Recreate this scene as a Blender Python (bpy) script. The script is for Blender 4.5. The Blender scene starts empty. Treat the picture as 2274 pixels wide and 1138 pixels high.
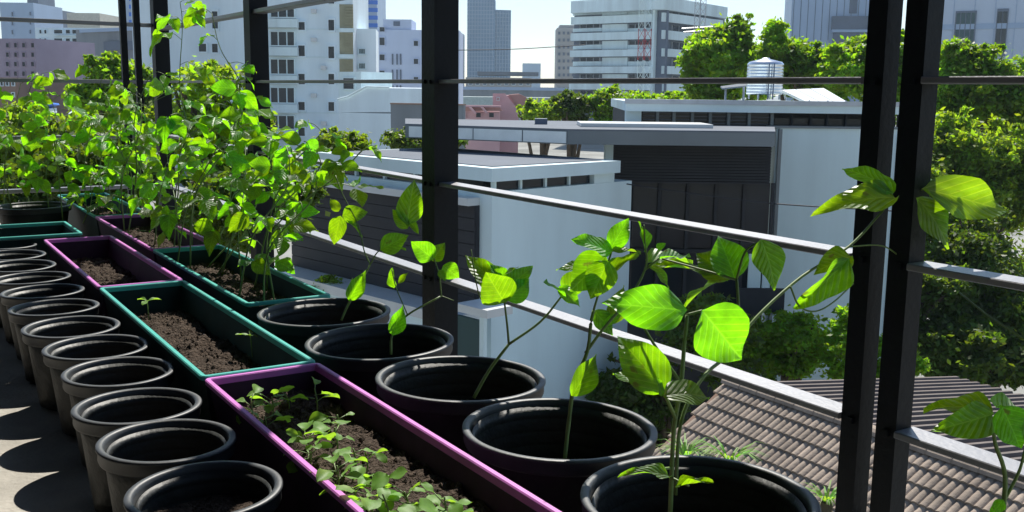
import bpy, bmesh, math, random
import numpy as np
from mathutils import Vector, Matrix, noise

# ------------------------------------------------------------------ camera, sky, sun, exposure
sc = bpy.context.scene
W, H = 2274, 1138
FPX, YAW, PITCH, ROLL = 2239.5, 0.5676, 0.1630, 0.0117
EYE = 0.76
cy, sy, cp, sp, cr, sr = math.cos(YAW), math.sin(YAW), math.cos(PITCH), math.sin(PITCH), math.cos(ROLL), math.sin(ROLL)
F0 = Vector((sy, cy, 0)); R0 = Vector((cy, -sy, 0)); Z = Vector((0, 0, 1))
CF = F0 * cp - Z * sp; CU0 = Z * cp + F0 * sp
CR = R0 * cr + CU0 * sr; CU = CU0 * cr - R0 * sr
O = Vector((0, 0, EYE))
cd = bpy.data.cameras.new('camera'); cam = bpy.data.objects.new('camera', cd)
sc.collection.objects.link(cam)
m = Matrix((CR, CU, -CF)).transposed().to_4x4(); m.translation = O
cam.matrix_world = m
cd.sensor_width = 36; cd.lens = FPX / W * 36; cd.clip_start = 0.02; cd.clip_end = 6000
sc.camera = cam

SUNV = Vector((0.58, 0.64, 1.0)).normalized()
world = bpy.data.worlds.new('World'); sc.world = world; world.use_nodes = True
wn = world.node_tree.nodes; wl = world.node_tree.links
sky = wn.new('ShaderNodeTexSky'); sky.sky_type = 'NISHITA'; sky.sun_disc = False
sky.sun_elevation = math.asin(SUNV.z); sky.sun_rotation = math.atan2(SUNV.x, SUNV.y)
sky.air_density = 1.0; sky.dust_density = 0.3; sky.ozone_density = 2.5
wl.new(sky.outputs[0], wn['Background'].inputs[0]); wn['Background'].inputs[1].default_value = 0.09
sl = bpy.data.lights.new('sun', 'SUN'); sl.energy = 5.0; sl.angle = math.radians(0.53); sl.color = (1.0, 0.95, 0.86)
sun = bpy.data.objects.new('sun', sl); sc.collection.objects.link(sun)
sun.rotation_euler = SUNV.to_track_quat('Z', 'Y').to_euler(); sun.location = (8, 10, 14)
vs = sc.view_settings; vs.view_transform = 'Standard'; vs.look = 'None'; vs.exposure = 0.62; vs.gamma = 1
sc.cycles.max_bounces = 7; sc.cycles.volume_bounces = 0; sc.cycles.transparent_max_bounces = 12

# ------------------------------------------------------------------ helpers
C = sc.collection
rnd = random.Random(7)
GROUND = -9.0

def ray(px, py):
    return CF + CR * ((px - W / 2) / FPX) - CU * ((py - H / 2) / FPX)
def at(px, py, w):                       # point seen at a pixel, w metres ahead of the camera
    r = ray(px, py); return O + r * (w / r.dot(F0))
def at_x(px, py, x):
    r = ray(px, py); return O + r * (x / r.x)
def at_z(px, py, z):
    r = ray(px, py); return O + r * ((z - EYE) / r.z)

def tag(o, label=None, cat=None, group=None, kind=None):
    if label: o['label'] = label
    if cat: o['category'] = cat
    if group: o['group'] = group
    if kind: o['kind'] = kind
    return o
def empty(name, loc, label=None, cat=None, group=None):
    o = bpy.data.objects.new(name, None); C.objects.link(o); o.location = loc
    o.empty_display_size = 0.1
    return tag(o, label, cat, group)
def link(name, me, parent=None, world_space=True, mtx=None):
    o = bpy.data.objects.new(name, me); C.objects.link(o)
    if mtx is not None: o.matrix_basis = mtx
    if parent is not None:
        o.parent = parent
        if world_space:
            o.matrix_parent_inverse = parent_world(parent).inverted()
    return o
def parent_world(o):
    b = o.matrix_basis
    if o.parent is None: return b.copy()
    return parent_world(o.parent) @ o.matrix_parent_inverse @ b
def mesh(name, v, f, mat=None, smooth=False):
    me = bpy.data.meshes.new(name); me.from_pydata([tuple(p) for p in v], [], f)
    if mat: me.materials.append(mat)
    if smooth: me.polygons.foreach_set('use_smooth', [True] * len(me.polygons))
    me.update(); return me

# ------------------------------------------------------------------ materials
MAT = {}
def mat(name, col, rough=0.6, spec=0.5, metal=0.0, var=0.15, scale=3.0, bump=0.0, bscale=40.0, dirt=0.0, coord='pos', rand=0.0, streak=False):
    if name in MAT: return MAT[name]
    m = bpy.data.materials.new(name); m.use_nodes = True; MAT[name] = m
    n = m.node_tree.nodes; l = m.node_tree.links; b = n['Principled BSDF']
    b.inputs['Roughness'].default_value = rough; b.inputs['Specular IOR Level'].default_value = spec
    b.inputs['Metallic'].default_value = metal
    geo = n.new('ShaderNodeNewGeometry')
    src = geo.outputs['Position']
    if coord == 'obj':
        tc = n.new('ShaderNodeTexCoord'); src = tc.outputs['Object']
    if streak:
        mp = n.new('ShaderNodeMapping'); mp.inputs['Scale'].default_value = (1, 1, 0.12); l.new(src, mp.inputs[0]); src2 = mp.outputs[0]
    else: src2 = src
    t = n.new('ShaderNodeTexNoise'); t.inputs['Scale'].default_value = scale; t.inputs['Detail'].default_value = 6
    t.inputs['Roughness'].default_value = 0.6
    l.new(src2, t.inputs['Vector'])
    ramp = n.new('ShaderNodeValToRGB')
    a = [c * (1 - var) for c in col]; c2 = [min(1, c * (1 + var)) for c in col]
    ramp.color_ramp.elements[0].position = 0.3; ramp.color_ramp.elements[1].position = 0.7
    ramp.color_ramp.elements[0].color = (*a, 1); ramp.color_ramp.elements[1].color = (*c2, 1)
    l.new(t.outputs[0], ramp.inputs[0]); out = ramp.outputs[0]
    if dirt:
        t2 = n.new('ShaderNodeTexNoise'); t2.inputs['Scale'].default_value = scale * 0.35; t2.inputs['Detail'].default_value = 8
        l.new(src2, t2.inputs['Vector'])
        r2 = n.new('ShaderNodeValToRGB'); r2.color_ramp.elements[0].position = 0.45; r2.color_ramp.elements[1].position = 0.75
        r2.color_ramp.elements[0].color = (0, 0, 0, 1); r2.color_ramp.elements[1].color = (dirt, dirt, dirt, 1)
        l.new(t2.outputs[0], r2.inputs[0])
        mx = n.new('ShaderNodeMixRGB'); mx.inputs[2].default_value = (0.12, 0.11, 0.09, 1)
        l.new(r2.outputs[0], mx.inputs[0]); l.new(out, mx.inputs[1]); out = mx.outputs[0]
    if rand:
        oi = n.new('ShaderNodeObjectInfo'); mr = n.new('ShaderNodeMapRange')
        mr.inputs[3].default_value = 1 - rand; mr.inputs[4].default_value = 1 + rand
        l.new(oi.outputs['Random'], mr.inputs[0])
        hs = n.new('ShaderNodeHueSaturation'); l.new(mr.outputs[0], hs.inputs['Value']); l.new(out, hs.inputs['Color']); out = hs.outputs[0]
    l.new(out, b.inputs['Base Color'])
    if bump:
        t3 = n.new('ShaderNodeTexNoise'); t3.inputs['Scale'].default_value = bscale; t3.inputs['Detail'].default_value = 5
        l.new(src, t3.inputs['Vector'])
        bp = n.new('ShaderNodeBump'); bp.inputs['Strength'].default_value = bump; bp.inputs['Distance'].default_value = 0.02
        l.new(t3.outputs[0], bp.inputs['Height']); l.new(bp.outputs[0], b.inputs['Normal'])
    return m

def leaf_mat(name, dif, tra, mix=0.5, rough=0.42, spec=0.5, veins=True, clump=0.0, cl_scale=1.0):
    m = bpy.data.materials.new(name); m.use_nodes = True; MAT[name] = m
    n = m.node_tree.nodes; l = m.node_tree.links; b = n['Principled BSDF']; out = n['Material Output']
    b.inputs['Roughness'].default_value = rough; b.inputs['Specular IOR Level'].default_value = spec
    tr = n.new('ShaderNodeBsdfTranslucent'); mx = n.new('ShaderNodeMixShader'); mx.inputs[0].default_value = mix
    l.new(b.outputs[0], mx.inputs[1]); l.new(tr.outputs[0], mx.inputs[2]); l.new(mx.outputs[0], out.inputs[0])
    tc = n.new('ShaderNodeTexCoord'); geo = n.new('ShaderNodeNewGeometry')
    nz = n.new('ShaderNodeTexNoise'); nz.inputs['Detail'].default_value = 4
    if veins:
        sep = n.new('ShaderNodeSeparateXYZ'); l.new(tc.outputs['Object'], sep.inputs[0])
        ab = n.new('ShaderNodeMath'); ab.operation = 'ABSOLUTE'; l.new(sep.outputs[0], ab.inputs[0])
        mu = n.new('ShaderNodeMath'); mu.operation = 'MULTIPLY_ADD'; mu.inputs[1].default_value = -0.75; l.new(ab.outputs[0], mu.inputs[0]); l.new(sep.outputs[1], mu.inputs[2])
        si = n.new('ShaderNodeMath'); si.operation = 'MULTIPLY'; si.inputs[1].default_value = 7.5; l.new(mu.outputs[0], si.inputs[0])
        fr = n.new('ShaderNodeMath'); fr.operation = 'FRACT'; l.new(si.outputs[0], fr.inputs[0])
        pp = n.new('ShaderNodeMath'); pp.operation = 'PINGPONG'; pp.inputs[1].default_value = 0.5; l.new(fr.outputs[0], pp.inputs[0])
        mid = n.new('ShaderNodeMath'); mid.operation = 'MULTIPLY'; mid.inputs[1].default_value = 5.0; l.new(ab.outputs[0], mid.inputs[0])
        mn = n.new('ShaderNodeMath'); mn.operation = 'MINIMUM'; l.new(pp.outputs[0], mn.inputs[0]); l.new(mid.outputs[0], mn.inputs[1])
        rp = n.new('ShaderNodeValToRGB'); rp.color_ramp.elements[0].color = (1.5, 1.3, 2.2, 1); rp.color_ramp.elements[1].color = (1, 1, 1, 1)
        rp.color_ramp.elements[0].position = 0.02; rp.color_ramp.elements[1].position = 0.11
        l.new(mn.outputs[0], rp.inputs[0]); vein = rp.outputs[0]
        bp = n.new('ShaderNodeBump'); bp.inputs['Strength'].default_value = 0.8; bp.inputs['Distance'].default_value = 0.01
        l.new(mn.outputs[0], bp.inputs['Height']); l.new(bp.outputs[0], b.inputs['Normal'])
        nz.inputs['Scale'].default_value = 5.0; l.new(tc.outputs['Object'], nz.inputs['Vector'])
        oi = n.new('ShaderNodeObjectInfo'); rs = oi.outputs['Random']
    else:
        vein = None; nz.inputs['Scale'].default_value = cl_scale; l.new(geo.outputs['Position'], nz.inputs['Vector'])
        rs = geo.outputs['Random Per Island']
    mr = n.new('ShaderNodeMapRange'); mr.inputs[3].default_value = 0.72; mr.inputs[4].default_value = 1.3; l.new(rs, mr.inputs[0])
    mr2 = n.new('ShaderNodeMapRange'); mr2.inputs[1].default_value = 0.3; mr2.inputs[2].default_value = 0.7; mr2.inputs[3].default_value = 0.8 - clump; mr2.inputs[4].default_value = 1.2 + clump; l.new(nz.outputs[0], mr2.inputs[0])
    mm = n.new('ShaderNodeMath'); mm.operation = 'MULTIPLY'; l.new(mr.outputs[0], mm.inputs[0]); l.new(mr2.outputs[0], mm.inputs[1])
    mh = n.new('ShaderNodeMapRange'); mh.inputs[3].default_value = 0.475; mh.inputs[4].default_value = 0.52; l.new(rs, mh.inputs[0])
    for col, dst in ((dif, b.inputs['Base Color']), (tra, tr.inputs['Color'])):
        h = n.new('ShaderNodeHueSaturation'); h.inputs['Color'].default_value = (*col, 1)
        l.new(mm.outputs[0], h.inputs['Value']); l.new(mh.outputs[0], h.inputs['Hue']); o = h.outputs[0]
        if vein is not None:
            x = n.new('ShaderNodeMixRGB'); x.blend_type = 'MULTIPLY'; x.inputs[0].default_value = 1; l.new(o, x.inputs[1]); l.new(vein, x.inputs[2]); o = x.outputs[0]
        if veins:
            nb_ = n.new('ShaderNodeTexNoise'); nb_.inputs['Scale'].default_value = 3.2; nb_.inputs['Detail'].default_value = 7; nb_.noise_dimensions = '4D'
            l.new(tc.outputs['Object'], nb_.inputs['Vector']); wm = n.new('ShaderNodeMath'); wm.operation = 'MULTIPLY'; wm.inputs[1].default_value = 40; l.new(rs, wm.inputs[0]); l.new(wm.outputs[0], nb_.inputs['W'])
            rb_ = n.new('ShaderNodeMapRange'); rb_.inputs[1].default_value = 0.64; rb_.inputs[2].default_value = 0.70; rb_.inputs[4].default_value = 0.75; l.new(nb_.outputs[0], rb_.inputs[0])
            bm_ = n.new('ShaderNodeMixRGB'); bm_.inputs[2].default_value = (0.22, 0.17, 0.035, 1); l.new(rb_.outputs[0], bm_.inputs[0]); l.new(o, bm_.inputs[1]); o = bm_.outputs[0]
        l.new(o, dst)
    return m

M_black = mat('black_plastic', (0.026, 0.029, 0.029), 0.5, 0.3, var=0.2, scale=25, bump=0.15, bscale=60, dirt=0.08)
M_rim = mat('black_plastic_rim', (0.042, 0.046, 0.05), 0.5, 0.5, var=0.3, scale=12, bump=0.04, bscale=60, dirt=0.05)
M_paint = mat('black_paint', (0.005, 0.007, 0.010), 0.55, 0.22, var=0.2, scale=8, bump=0.08, bscale=90)
M_bar = mat('grey_primer', (0.22, 0.22, 0.24), 0.40, 0.9, var=0.15, scale=12, bump=0.08, bscale=120, dirt=0.2)
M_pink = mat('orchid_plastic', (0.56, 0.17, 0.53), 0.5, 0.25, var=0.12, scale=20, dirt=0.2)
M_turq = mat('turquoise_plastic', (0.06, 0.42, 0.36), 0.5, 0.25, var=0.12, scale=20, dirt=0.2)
M_pink_shade = mat('orchid_plastic_shade', (0.036, 0.012, 0.038), 0.65, 0.25, var=0.3, scale=14, dirt=0.2)  # shaded copy of the orchid plastic: planter wall shade put into the colour
M_turq_shade = mat('turquoise_plastic_shade', (0.005, 0.027, 0.028), 0.65, 0.25, var=0.3, scale=14, dirt=0.2)  # turquoise walls darkened the same way, shade painted as base colour
M_soil = mat('soil', (0.085, 0.064, 0.050), 0.95, 0.1, var=0.5, scale=90, bump=1.0, bscale=160)
M_deck = mat('concrete_deck', (0.37, 0.35, 0.31), 0.85, 0.2, var=0.2, scale=6, bump=0.2, bscale=90, dirt=0.4)
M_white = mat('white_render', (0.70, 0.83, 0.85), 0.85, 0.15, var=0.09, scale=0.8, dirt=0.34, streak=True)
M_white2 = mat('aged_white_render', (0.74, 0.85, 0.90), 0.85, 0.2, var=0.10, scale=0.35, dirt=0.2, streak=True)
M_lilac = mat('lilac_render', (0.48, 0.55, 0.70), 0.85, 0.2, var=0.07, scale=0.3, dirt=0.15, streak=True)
M_blue = mat('blue_glass', (0.01, 0.14, 0.60), 0.5, 0.5, var=0.1, scale=0.2)
M_glass = mat('dark_glass', (0.016, 0.021, 0.028), 0.2, 0.3, var=0.3, scale=0.5)
M_tint = mat('teal_glass', (0.015, 0.06, 0.065), 0.3, 0.3, var=0.2, scale=0.5)
M_char = mat('charcoal_cladding', (0.035, 0.036, 0.042), 0.7, 0.3, var=0.15, scale=2, dirt=0.1)
M_greym = mat('grey_metal_fascia', (0.17, 0.195, 0.215), 0.45, 0.5, var=0.1, scale=0.8, metal=0.3, dirt=0.15)
M_greyr = mat('grey_roof_sheet', (0.15, 0.17, 0.20), 0.85, 0.15, var=0.1, scale=1, dirt=0.2)
M_steel = mat('stainless_steel', (0.72, 0.74, 0.78), 0.28, 0.5, metal=1.0, var=0.06, scale=3)
M_panel = mat('pale_panel', (0.62, 0.64, 0.64), 0.3, 0.5, var=0.05)
M_tile = mat('brown_roof_tile', (0.31, 0.25, 0.20), 0.85, 0.2, var=0.2, scale=5, bump=0.3, bscale=30, rand=0.2, dirt=0.25)
M_sheet = mat('brown_sheet_roof', (0.13, 0.105, 0.095), 0.75, 0.3, var=0.15, scale=3, dirt=0.2)
M_pinkh = mat('pink_render', (0.55, 0.34, 0.36), 0.85, 0.2, var=0.06, scale=0.6, dirt=0.15)
M_pinkr = mat('pink_roof', (0.40, 0.22, 0.20), 0.85, 0.2, var=0.1, scale=1)
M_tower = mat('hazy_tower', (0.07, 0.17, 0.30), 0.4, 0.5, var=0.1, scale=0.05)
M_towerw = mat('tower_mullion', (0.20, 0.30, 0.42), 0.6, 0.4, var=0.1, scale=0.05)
M_beige = mat('beige_render', (0.40, 0.38, 0.36), 0.85, 0.2, var=0.08, scale=0.2, dirt=0.15)
M_brown = mat('brown_brick', (0.26, 0.17, 0.13), 0.85, 0.2, var=0.15, scale=0.6)
M_purple = mat('mauve_render', (0.36, 0.29, 0.36), 0.85, 0.2, var=0.08, scale=0.3, dirt=0.1)
M_conc = mat('grey_concrete', (0.24, 0.26, 0.28), 0.9, 0.2, var=0.15, scale=0.4, dirt=0.25, streak=True)
M_bluegrey = mat('bluegrey_panel', (0.33, 0.43, 0.58), 0.5, 0.4, var=0.06, scale=0.2, streak=True)
M_slate = mat('slate_cladding', (0.10, 0.125, 0.175), 0.5, 0.4, var=0.1, scale=0.3)
M_khaki = mat('khaki_louver', (0.33, 0.31, 0.20), 0.7, 0.3, var=0.15, scale=1)
M_red = mat('red_paint', (0.42, 0.03, 0.04), 0.5, 0.4)
M_galv = mat('galvanised_steel', (0.45, 0.47, 0.5), 0.5, 0.5, metal=0.4)
M_terr = mat('pale_terrace_tile', (0.45, 0.42, 0.38), 0.8, 0.2, var=0.15, scale=3, dirt=0.2)
M_bark = mat('bark', (0.11, 0.08, 0.055), 0.9, 0.2, var=0.3, scale=6, bump=0.6, bscale=14)
M_stem = mat('bean_stem', (0.17, 0.26, 0.07), 0.5, 0.4, var=0.2, scale=30)
M_dry = mat('ground_earth', (0.27, 0.27, 0.25), 0.95, 0.1, var=0.3, scale=0.15)
M_leaf = leaf_mat('bean_leaf', (0.095, 0.185, 0.075), (0.34, 0.80, 0.004), 0.53, 0.44, 0.6)
M_seed = leaf_mat('seedling_leaf', (0.17, 0.33, 0.07), (0.45, 0.78, 0.04), 0.45, 0.5, 0.25, veins=False, cl_scale=60)
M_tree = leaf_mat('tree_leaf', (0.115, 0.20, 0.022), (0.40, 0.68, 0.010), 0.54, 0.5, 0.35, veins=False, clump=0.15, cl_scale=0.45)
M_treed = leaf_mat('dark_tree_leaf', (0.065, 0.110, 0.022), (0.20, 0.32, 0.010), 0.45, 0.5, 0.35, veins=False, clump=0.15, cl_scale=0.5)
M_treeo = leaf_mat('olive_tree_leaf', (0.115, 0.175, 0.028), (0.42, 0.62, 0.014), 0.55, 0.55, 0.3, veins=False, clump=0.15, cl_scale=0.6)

# ------------------------------------------------------------------ unit meshes that alike pieces share
UNIT = {}
def unit_box(mt):
    k = ('box', mt.name)
    if k not in UNIT:
        v = [(x, y, z) for x in (0, 1) for y in (0, 1) for z in (0, 1)]
        f = [(0, 1, 3, 2), (4, 6, 7, 5), (0, 4, 5, 1), (2, 3, 7, 6), (0, 2, 6, 4), (1, 5, 7, 3)]
        UNIT[k] = mesh('box_' + mt.name, v, f, mt)
    return UNIT[k]
def unit_ring(mt, t=0.1):
    k = ('ring', mt.name, t)
    if k not in UNIT:
        v = []
        for y in (0, 1):
            for (a, b) in ((0, 0), (1, 0), (1, 1), (0, 1)): v.append((a, y, b))
            for (a, b) in ((t, t), (1 - t, t), (1 - t, 1 - t), (t, 1 - t)): v.append((a, y, b))
        f = []
        for i in range(4):
            j = (i + 1) % 4
            f += [(i, j, j + 4, i + 4), (8 + j, 8 + i, 12 + i, 12 + j), (j, i, 8 + i, 8 + j), (4 + i, 4 + j, 12 + j, 12 + i)]
        UNIT[k] = mesh('ring_' + mt.name, v, f, mt)
    return UNIT[k]

class Face:
    """A vertical facade plane through two plan points; local x to the right along it, y away from the viewer, z up."""
    def __init__(s, pl, wl, pr, wr, root=None, py=200):
        a = at(pl, py, wl); b = at(pr, py, wr); a.z = 0; b.z = 0
        s.a = a; s.ux = (b - a).normalized(); s.n = Vector((-s.ux.y, s.ux.x, 0))
        if s.n.dot(a - Vector((0, 0, 0))) < 0: s.n = -s.n
        s.root = root; s.len = (b - a).length
        s.M = Matrix((s.ux, s.n, Z)).transposed().to_4x4(); s.M.translation = a
    def uz(s, px, py, off=0.0):
        r = ray(px, py); p = s.a + s.n * off
        t = (p - O).dot(s.n) / r.dot(s.n); q = O + r * t
        return (q - s.a).dot(s.ux), q.z
    def rect(s, x0, y0, x1, y1, off=0.0):
        u0, _ = s.uz(x0, (y0 + y1) / 2, off); u1, _ = s.uz(x1, (y0 + y1) / 2, off)
        _, z1 = s.uz((x0 + x1) / 2, y0, off); _, z0 = s.uz((x0 + x1) / 2, y1, off)
        return u0, u1, z0, z1
    def box(s, name, u0, u1, y0, y1, z0, z1, mt, parent=None):
        M = s.M @ Matrix.Translation((u0, y0, z0)) @ Matrix.Diagonal((u1 - u0, y1 - y0, z1 - z0, 1))
        return link(name, unit_box(mt), parent or s.root, True, M)
    def pbox(s, name, x0, y0, x1, y1, d0, d1, mt, parent=None):     # pixel rectangle, d0..d1 metres in depth
        u0, u1, z0, z1 = s.rect(x0, y0, x1, y1, d0)
        return s.box(name, u0, u1, d0, d1, z0, z1, mt, parent)
    def window(s, x0, y0, x1, y1, frame, glass, d=0.12, t=0.1, name='window', bars=0):
        u0, u1, z0, z1 = s.rect(x0, y0, x1, y1)
        M = s.M @ Matrix.Translation((u0, -d, z0)) @ Matrix.Diagonal((u1 - u0, d + 0.02, z1 - z0, 1))
        o = link(name, unit_ring(frame, t), s.root, True, M)
        def sub(nm, mt, a, b, y0, y1, c, e):
            p = bpy.data.objects.new(nm, unit_box(mt)); C.objects.link(p); p.parent = o
            p.matrix_basis = Matrix.Translation((a, y0, c)) @ Matrix.Diagonal((b - a, y1 - y0, e - c, 1))
        sub('pane', glass, t * 0.5, 1 - t * 0.5, 0.55, 0.8, t * 0.5, 1 - t * 0.5)
        for i in range(bars):
            q = (i + 1) / (bars + 1); sub('glazing_bar', frame, q - 0.02, q + 0.02, 0.2, 0.5, t, 1 - t)
        return o

def tube_mesh(name, pts, rad, mt, sides=6):
    pts = [Vector(p) for p in pts]; n = len(pts)
    if not hasattr(rad, '__len__'): rad = [rad] * n
    v = []; f = []
    up = Vector((0.31, 0.17, 0.93)).normalized()
    for i, p in enumerate(pts):
        d = (pts[min(i + 1, n - 1)] - pts[max(i - 1, 0)]).normalized()
        s = d.cross(up)
        if s.length < 0.05: s = d.cross(Vector((1, 0, 0)))
        s.normalize(); t = d.cross(s)
        for k in range(sides):
            a = 2 * math.pi * k / sides; v.append(p + (s * math.cos(a) + t * math.sin(a)) * rad[i])
    for i in range(n - 1):
        for k in range(sides):
            a = i * sides + k; b = i * sides + (k + 1) % sides
            f.append((a, b, b + sides, a + sides))
    f.append(tuple(range(sides))[::-1]); f.append(tuple((n - 1) * sides + k for k in range(sides)))
    return v, f
def multi_tube(name, segs, mt, parent=None, sides=6, smooth=True):
    V = []; Fc = []
    for pts, rad in segs:
        v, f = tube_mesh(name, pts, rad, mt, sides); o = len(V); V += v; Fc += [tuple(i + o for i in q) for q in f]
    return link(name, mesh(name, V, Fc, mt, smooth), parent)
def spline(pts, k=6):
    pts = [Vector(p) for p in pts]; P = [pts[0] * 2 - pts[1]] + pts + [pts[-1] * 2 - pts[-2]]; out = []
    for i in range(1, len(P) - 2):
        for j in range(k):
            t = j / k; a, b, c, d = P[i - 1], P[i], P[i + 1], P[i + 2]
            out.append(0.5 * ((2 * b) + (c - a) * t + (2 * a - 5 * b + 4 * c - d) * t * t + (3 * b - a - 3 * c + d) * t ** 3))
    out.append(pts[-1]); return out
def lathe(name, prof, seg, mt, smooth=True):
    v = []; f = []; n = len(prof)
    for k in range(seg):
        a = 2 * math.pi * k / seg; c, s = math.cos(a), math.sin(a)
        for r, z in prof: v.append((r * c, r * s, z))
    for k in range(seg):
        k2 = (k + 1) % seg
        for i in range(n - 1):
            f.append((k * n + i, k2 * n + i, k2 * n + i + 1, k * n + i + 1))
    me = mesh(name, v, f, mt, smooth); return me

# ------------------------------------------------------------------ ground and deck
def sheet(name, x0, x1, y0, y1, z, mt):
    return link(name, mesh(name, [(x0, y0, z), (x1, y0, z), (x1, y1, z), (x0, y1, z)], [(0, 1, 2, 3)], mt))
tag(sheet('ground', -3000, 3000, -300, 4500, GROUND, M_dry), kind='structure')
dk = Face(0, 1, 1, 1); dk.root = None
def wbox(name, x0, x1, y0, y1, z0, z1, mt, parent=None):
    M = Matrix.Translation((x0, y0, z0)) @ Matrix.Diagonal((x1 - x0, y1 - y0, z1 - z0, 1))
    return link(name, unit_box(mt), parent, True, M)
tag(wbox('deck_floor', -2.6, 1.11, -2.0, 6.2, -0.25, 0.0, M_deck), kind='structure')

# unseen building under the deck; canopy and dark walls added to darken the deck
hb = empty('host_building', (-1.6, 0, GROUND), 'unseen plain building under the planted deck, with shade walls and canopy added', 'building')
wbox('wall', -2.6, 1.0, -2.0, 6.1, GROUND, -0.252, M_conc, hb)
wbox('shade_back_wall', -1.1, -0.9, -2.0, 6.1, 0.004, 2.3, M_char, hb)
wbox('shade_end_wall', -0.898, 1.1, -1.6, -1.5, 0.004, 2.3, M_char, hb)
wbox('canopy', -1.1, 1.30, -2.0, 5.9, 2.304, 2.40, M_char, hb)  # canopy added overhead, out of view, to block sky light

# ------------------------------------------------------------------ fence
FX = 1.3686
fen = empty('fence', (FX, 3, 0), 'black steel fence of square posts and flat horizontal bars along the deck edge', 'fence')
def post(y, a=0.076, x=FX, z1=2.75, par=None):
    return wbox('post', x - a / 2, x + a / 2, y - a / 2, y + a / 2, -0.3, z1, M_paint, par or fen)
for y in (2.533, 4.105, 5.685): post(y)
post(1.061, 0.036); post(0.990, 0.038)
for y in (1.025, 2.533, 4.105, 5.685): wbox('fixing_plate', 1.112, FX - 0.02, y - 0.03, y + 0.03, -0.16, -0.10, M_paint, fen)
wbox('post_bracket', FX - 0.022, FX + 0.022, 1.009, 1.043, 1.9, 1.93, M_paint, fen)
wbox('post_bracket', FX - 0.022, FX + 0.022, 1.009, 1.043, 0.02, 0.05, M_paint, fen)
def flat_bar(name, p0, p1, hw, th, par):
    p0 = Vector(p0); p1 = Vector(p1); d = (p1 - p0); L = d.length; d.normalize(); s = Vector((d.y, -d.x, 0))
    b = 0.0016; pr = [(-hw, b), (-hw + b, 0), (hw - b, 0), (hw, b), (hw, th - b), (hw - b, th), (-hw + b, th), (-hw, th - b)]
    v = []
    for q in (p0, p1):
        for a, c in pr: v.append(q + s * a + Z * (c - th))
    f = [tuple((i, (i + 1) % 8, 8 + (i + 1) % 8, 8 + i)) for i in range(8)] + [tuple(range(8))[::-1], tuple(range(8, 16))]
    return link(name, mesh(name, v, f, M_bar), par)
for y_, a_ in ((1.061, .018), (0.990, .019), (2.533, .038), (4.105, .038), (5.685, .038)):
    for z_ in (0.0275, -0.2578, -0.5295):
        for q_ in (-.018, .014) if a_ > .03 else (-.008,): wbox('bolt', FX - a_ - .006, FX - a_, y_ + q_, y_ + q_ + .010, EYE + z_ - .012, EYE + z_ - .002, M_paint, fen)
RAILZ = [0.308, 0.0275, -0.2578, -0.5295]
ends = [-0.5, 0.969, None, 1.081, 2.493, None, 2.573, 4.065, None, 4.145, 5.645]
spans = [(-0.6, 0.970), (1.080, 2.494), (2.572, 4.066), (4.144, 5.646)]
for i, z in enumerate(RAILZ):
    for (a, b) in spans:
        if i == 0 and a < 1.0: continue
        flat_bar('rail', (FX, a, EYE + z), (FX, b, EYE + z), 0.025, 0.011 if i else 0.016, fen)
fe2 = empty('fence', (0.2, 5.72, 0), 'black steel fence closing the far end of the deck', 'fence')
FXS = [ray(p_, 180).x / ray(p_, 180).y * 5.716 for p_ in (309, 279)] + [-0.35]
for x in FXS:
    wbox('post', x - 0.016, x + 0.016, 5.70, 5.732, 0.002, 2.75, M_paint, fe2)
for z in (0.33, 0.03, -0.26, -0.53):
    for a, b in ((-1.9, -0.368), (-0.332, FXS[1] - .018), (FXS[1] + .018, FXS[0] - .018), (FXS[0] + .018, 1.329)):
        flat_bar('rail', (a, 5.716, EYE + z), (b, 5.716, EYE + z), 0.018, 0.02, fe2)

# ------------------------------------------------------------------ pots
def soil_disc(r, z, seed, amp=0.006):
    v = [(0, 0, z)]; f = []; rings = 7; seg = 28
    for i in range(1, rings + 1):
        for k in range(seg):
            a = 2 * math.pi * k / seg; q = r * i / rings
            x, y = q * math.cos(a), q * math.sin(a)
            v.append((x, y, z + amp * noise.noise(Vector((x * 40 + seed * 7, y * 40, seed))) + amp * 1.5 * noise.noise(Vector((x * 12 + seed, y * 12, 3)))))
    for k in range(seg): f.append((0, 1 + k, 1 + (k + 1) % seg))
    for i in range(rings - 1):
        for k in range(seg):
            a = 1 + i * seg + k; b = 1 + i * seg + (k + 1) % seg
            f.append((a, a + seg, b + seg, b))
    return mesh('soil', v, f, M_soil, True)
def pot_meshes(R, Hh, base, depth):
    t = 0.010 * R / 0.16
    out = [(0, 0.004), (base - 0.01, 0.0), (base, 0.006)]
    for i in range(1, 7): q = i / 6; out.append((base + (R - 0.012 - base) * q, 0.006 + (Hh - 0.026) * q))
    inner = []
    for i in range(0, 9):
        q = 1 - i / 8; z = 0.02 + (Hh - 0.03) * q
        rr = base + (R - 0.014 - base) * q - 0.004
        if 1 <= i <= 4: inner += [(rr - 0.0018, z + 0.006), (rr, z + 0.003)]
        inner.append((rr, z))
    inner.append((0, 0.02))
    body = lathe('pot_body', out + inner, 48, M_black)
    rim = lathe('pot_rim', [(R - 0.0135, Hh - 0.026), (R - 0.004, Hh - 0.026), (R - 0.0025, Hh - 0.022), (R - 0.0035, Hh - 0.008), (R, Hh - 0.005), (R, Hh - 0.0015), (R - 0.002, Hh), (R - 0.0075 - t * .2, Hh + 0.0003), (R - 0.0105 - t * .2, Hh - 0.002), (R - 0.0135, Hh - 0.008), (R - 0.0135, Hh - 0.026)], 64, M_rim)
    return body, rim
big = pot_meshes(0.162, 0.2144, 0.118, 0.06)
small = pot_meshes(0.110, 0.190, 0.080, 0.05)
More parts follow.
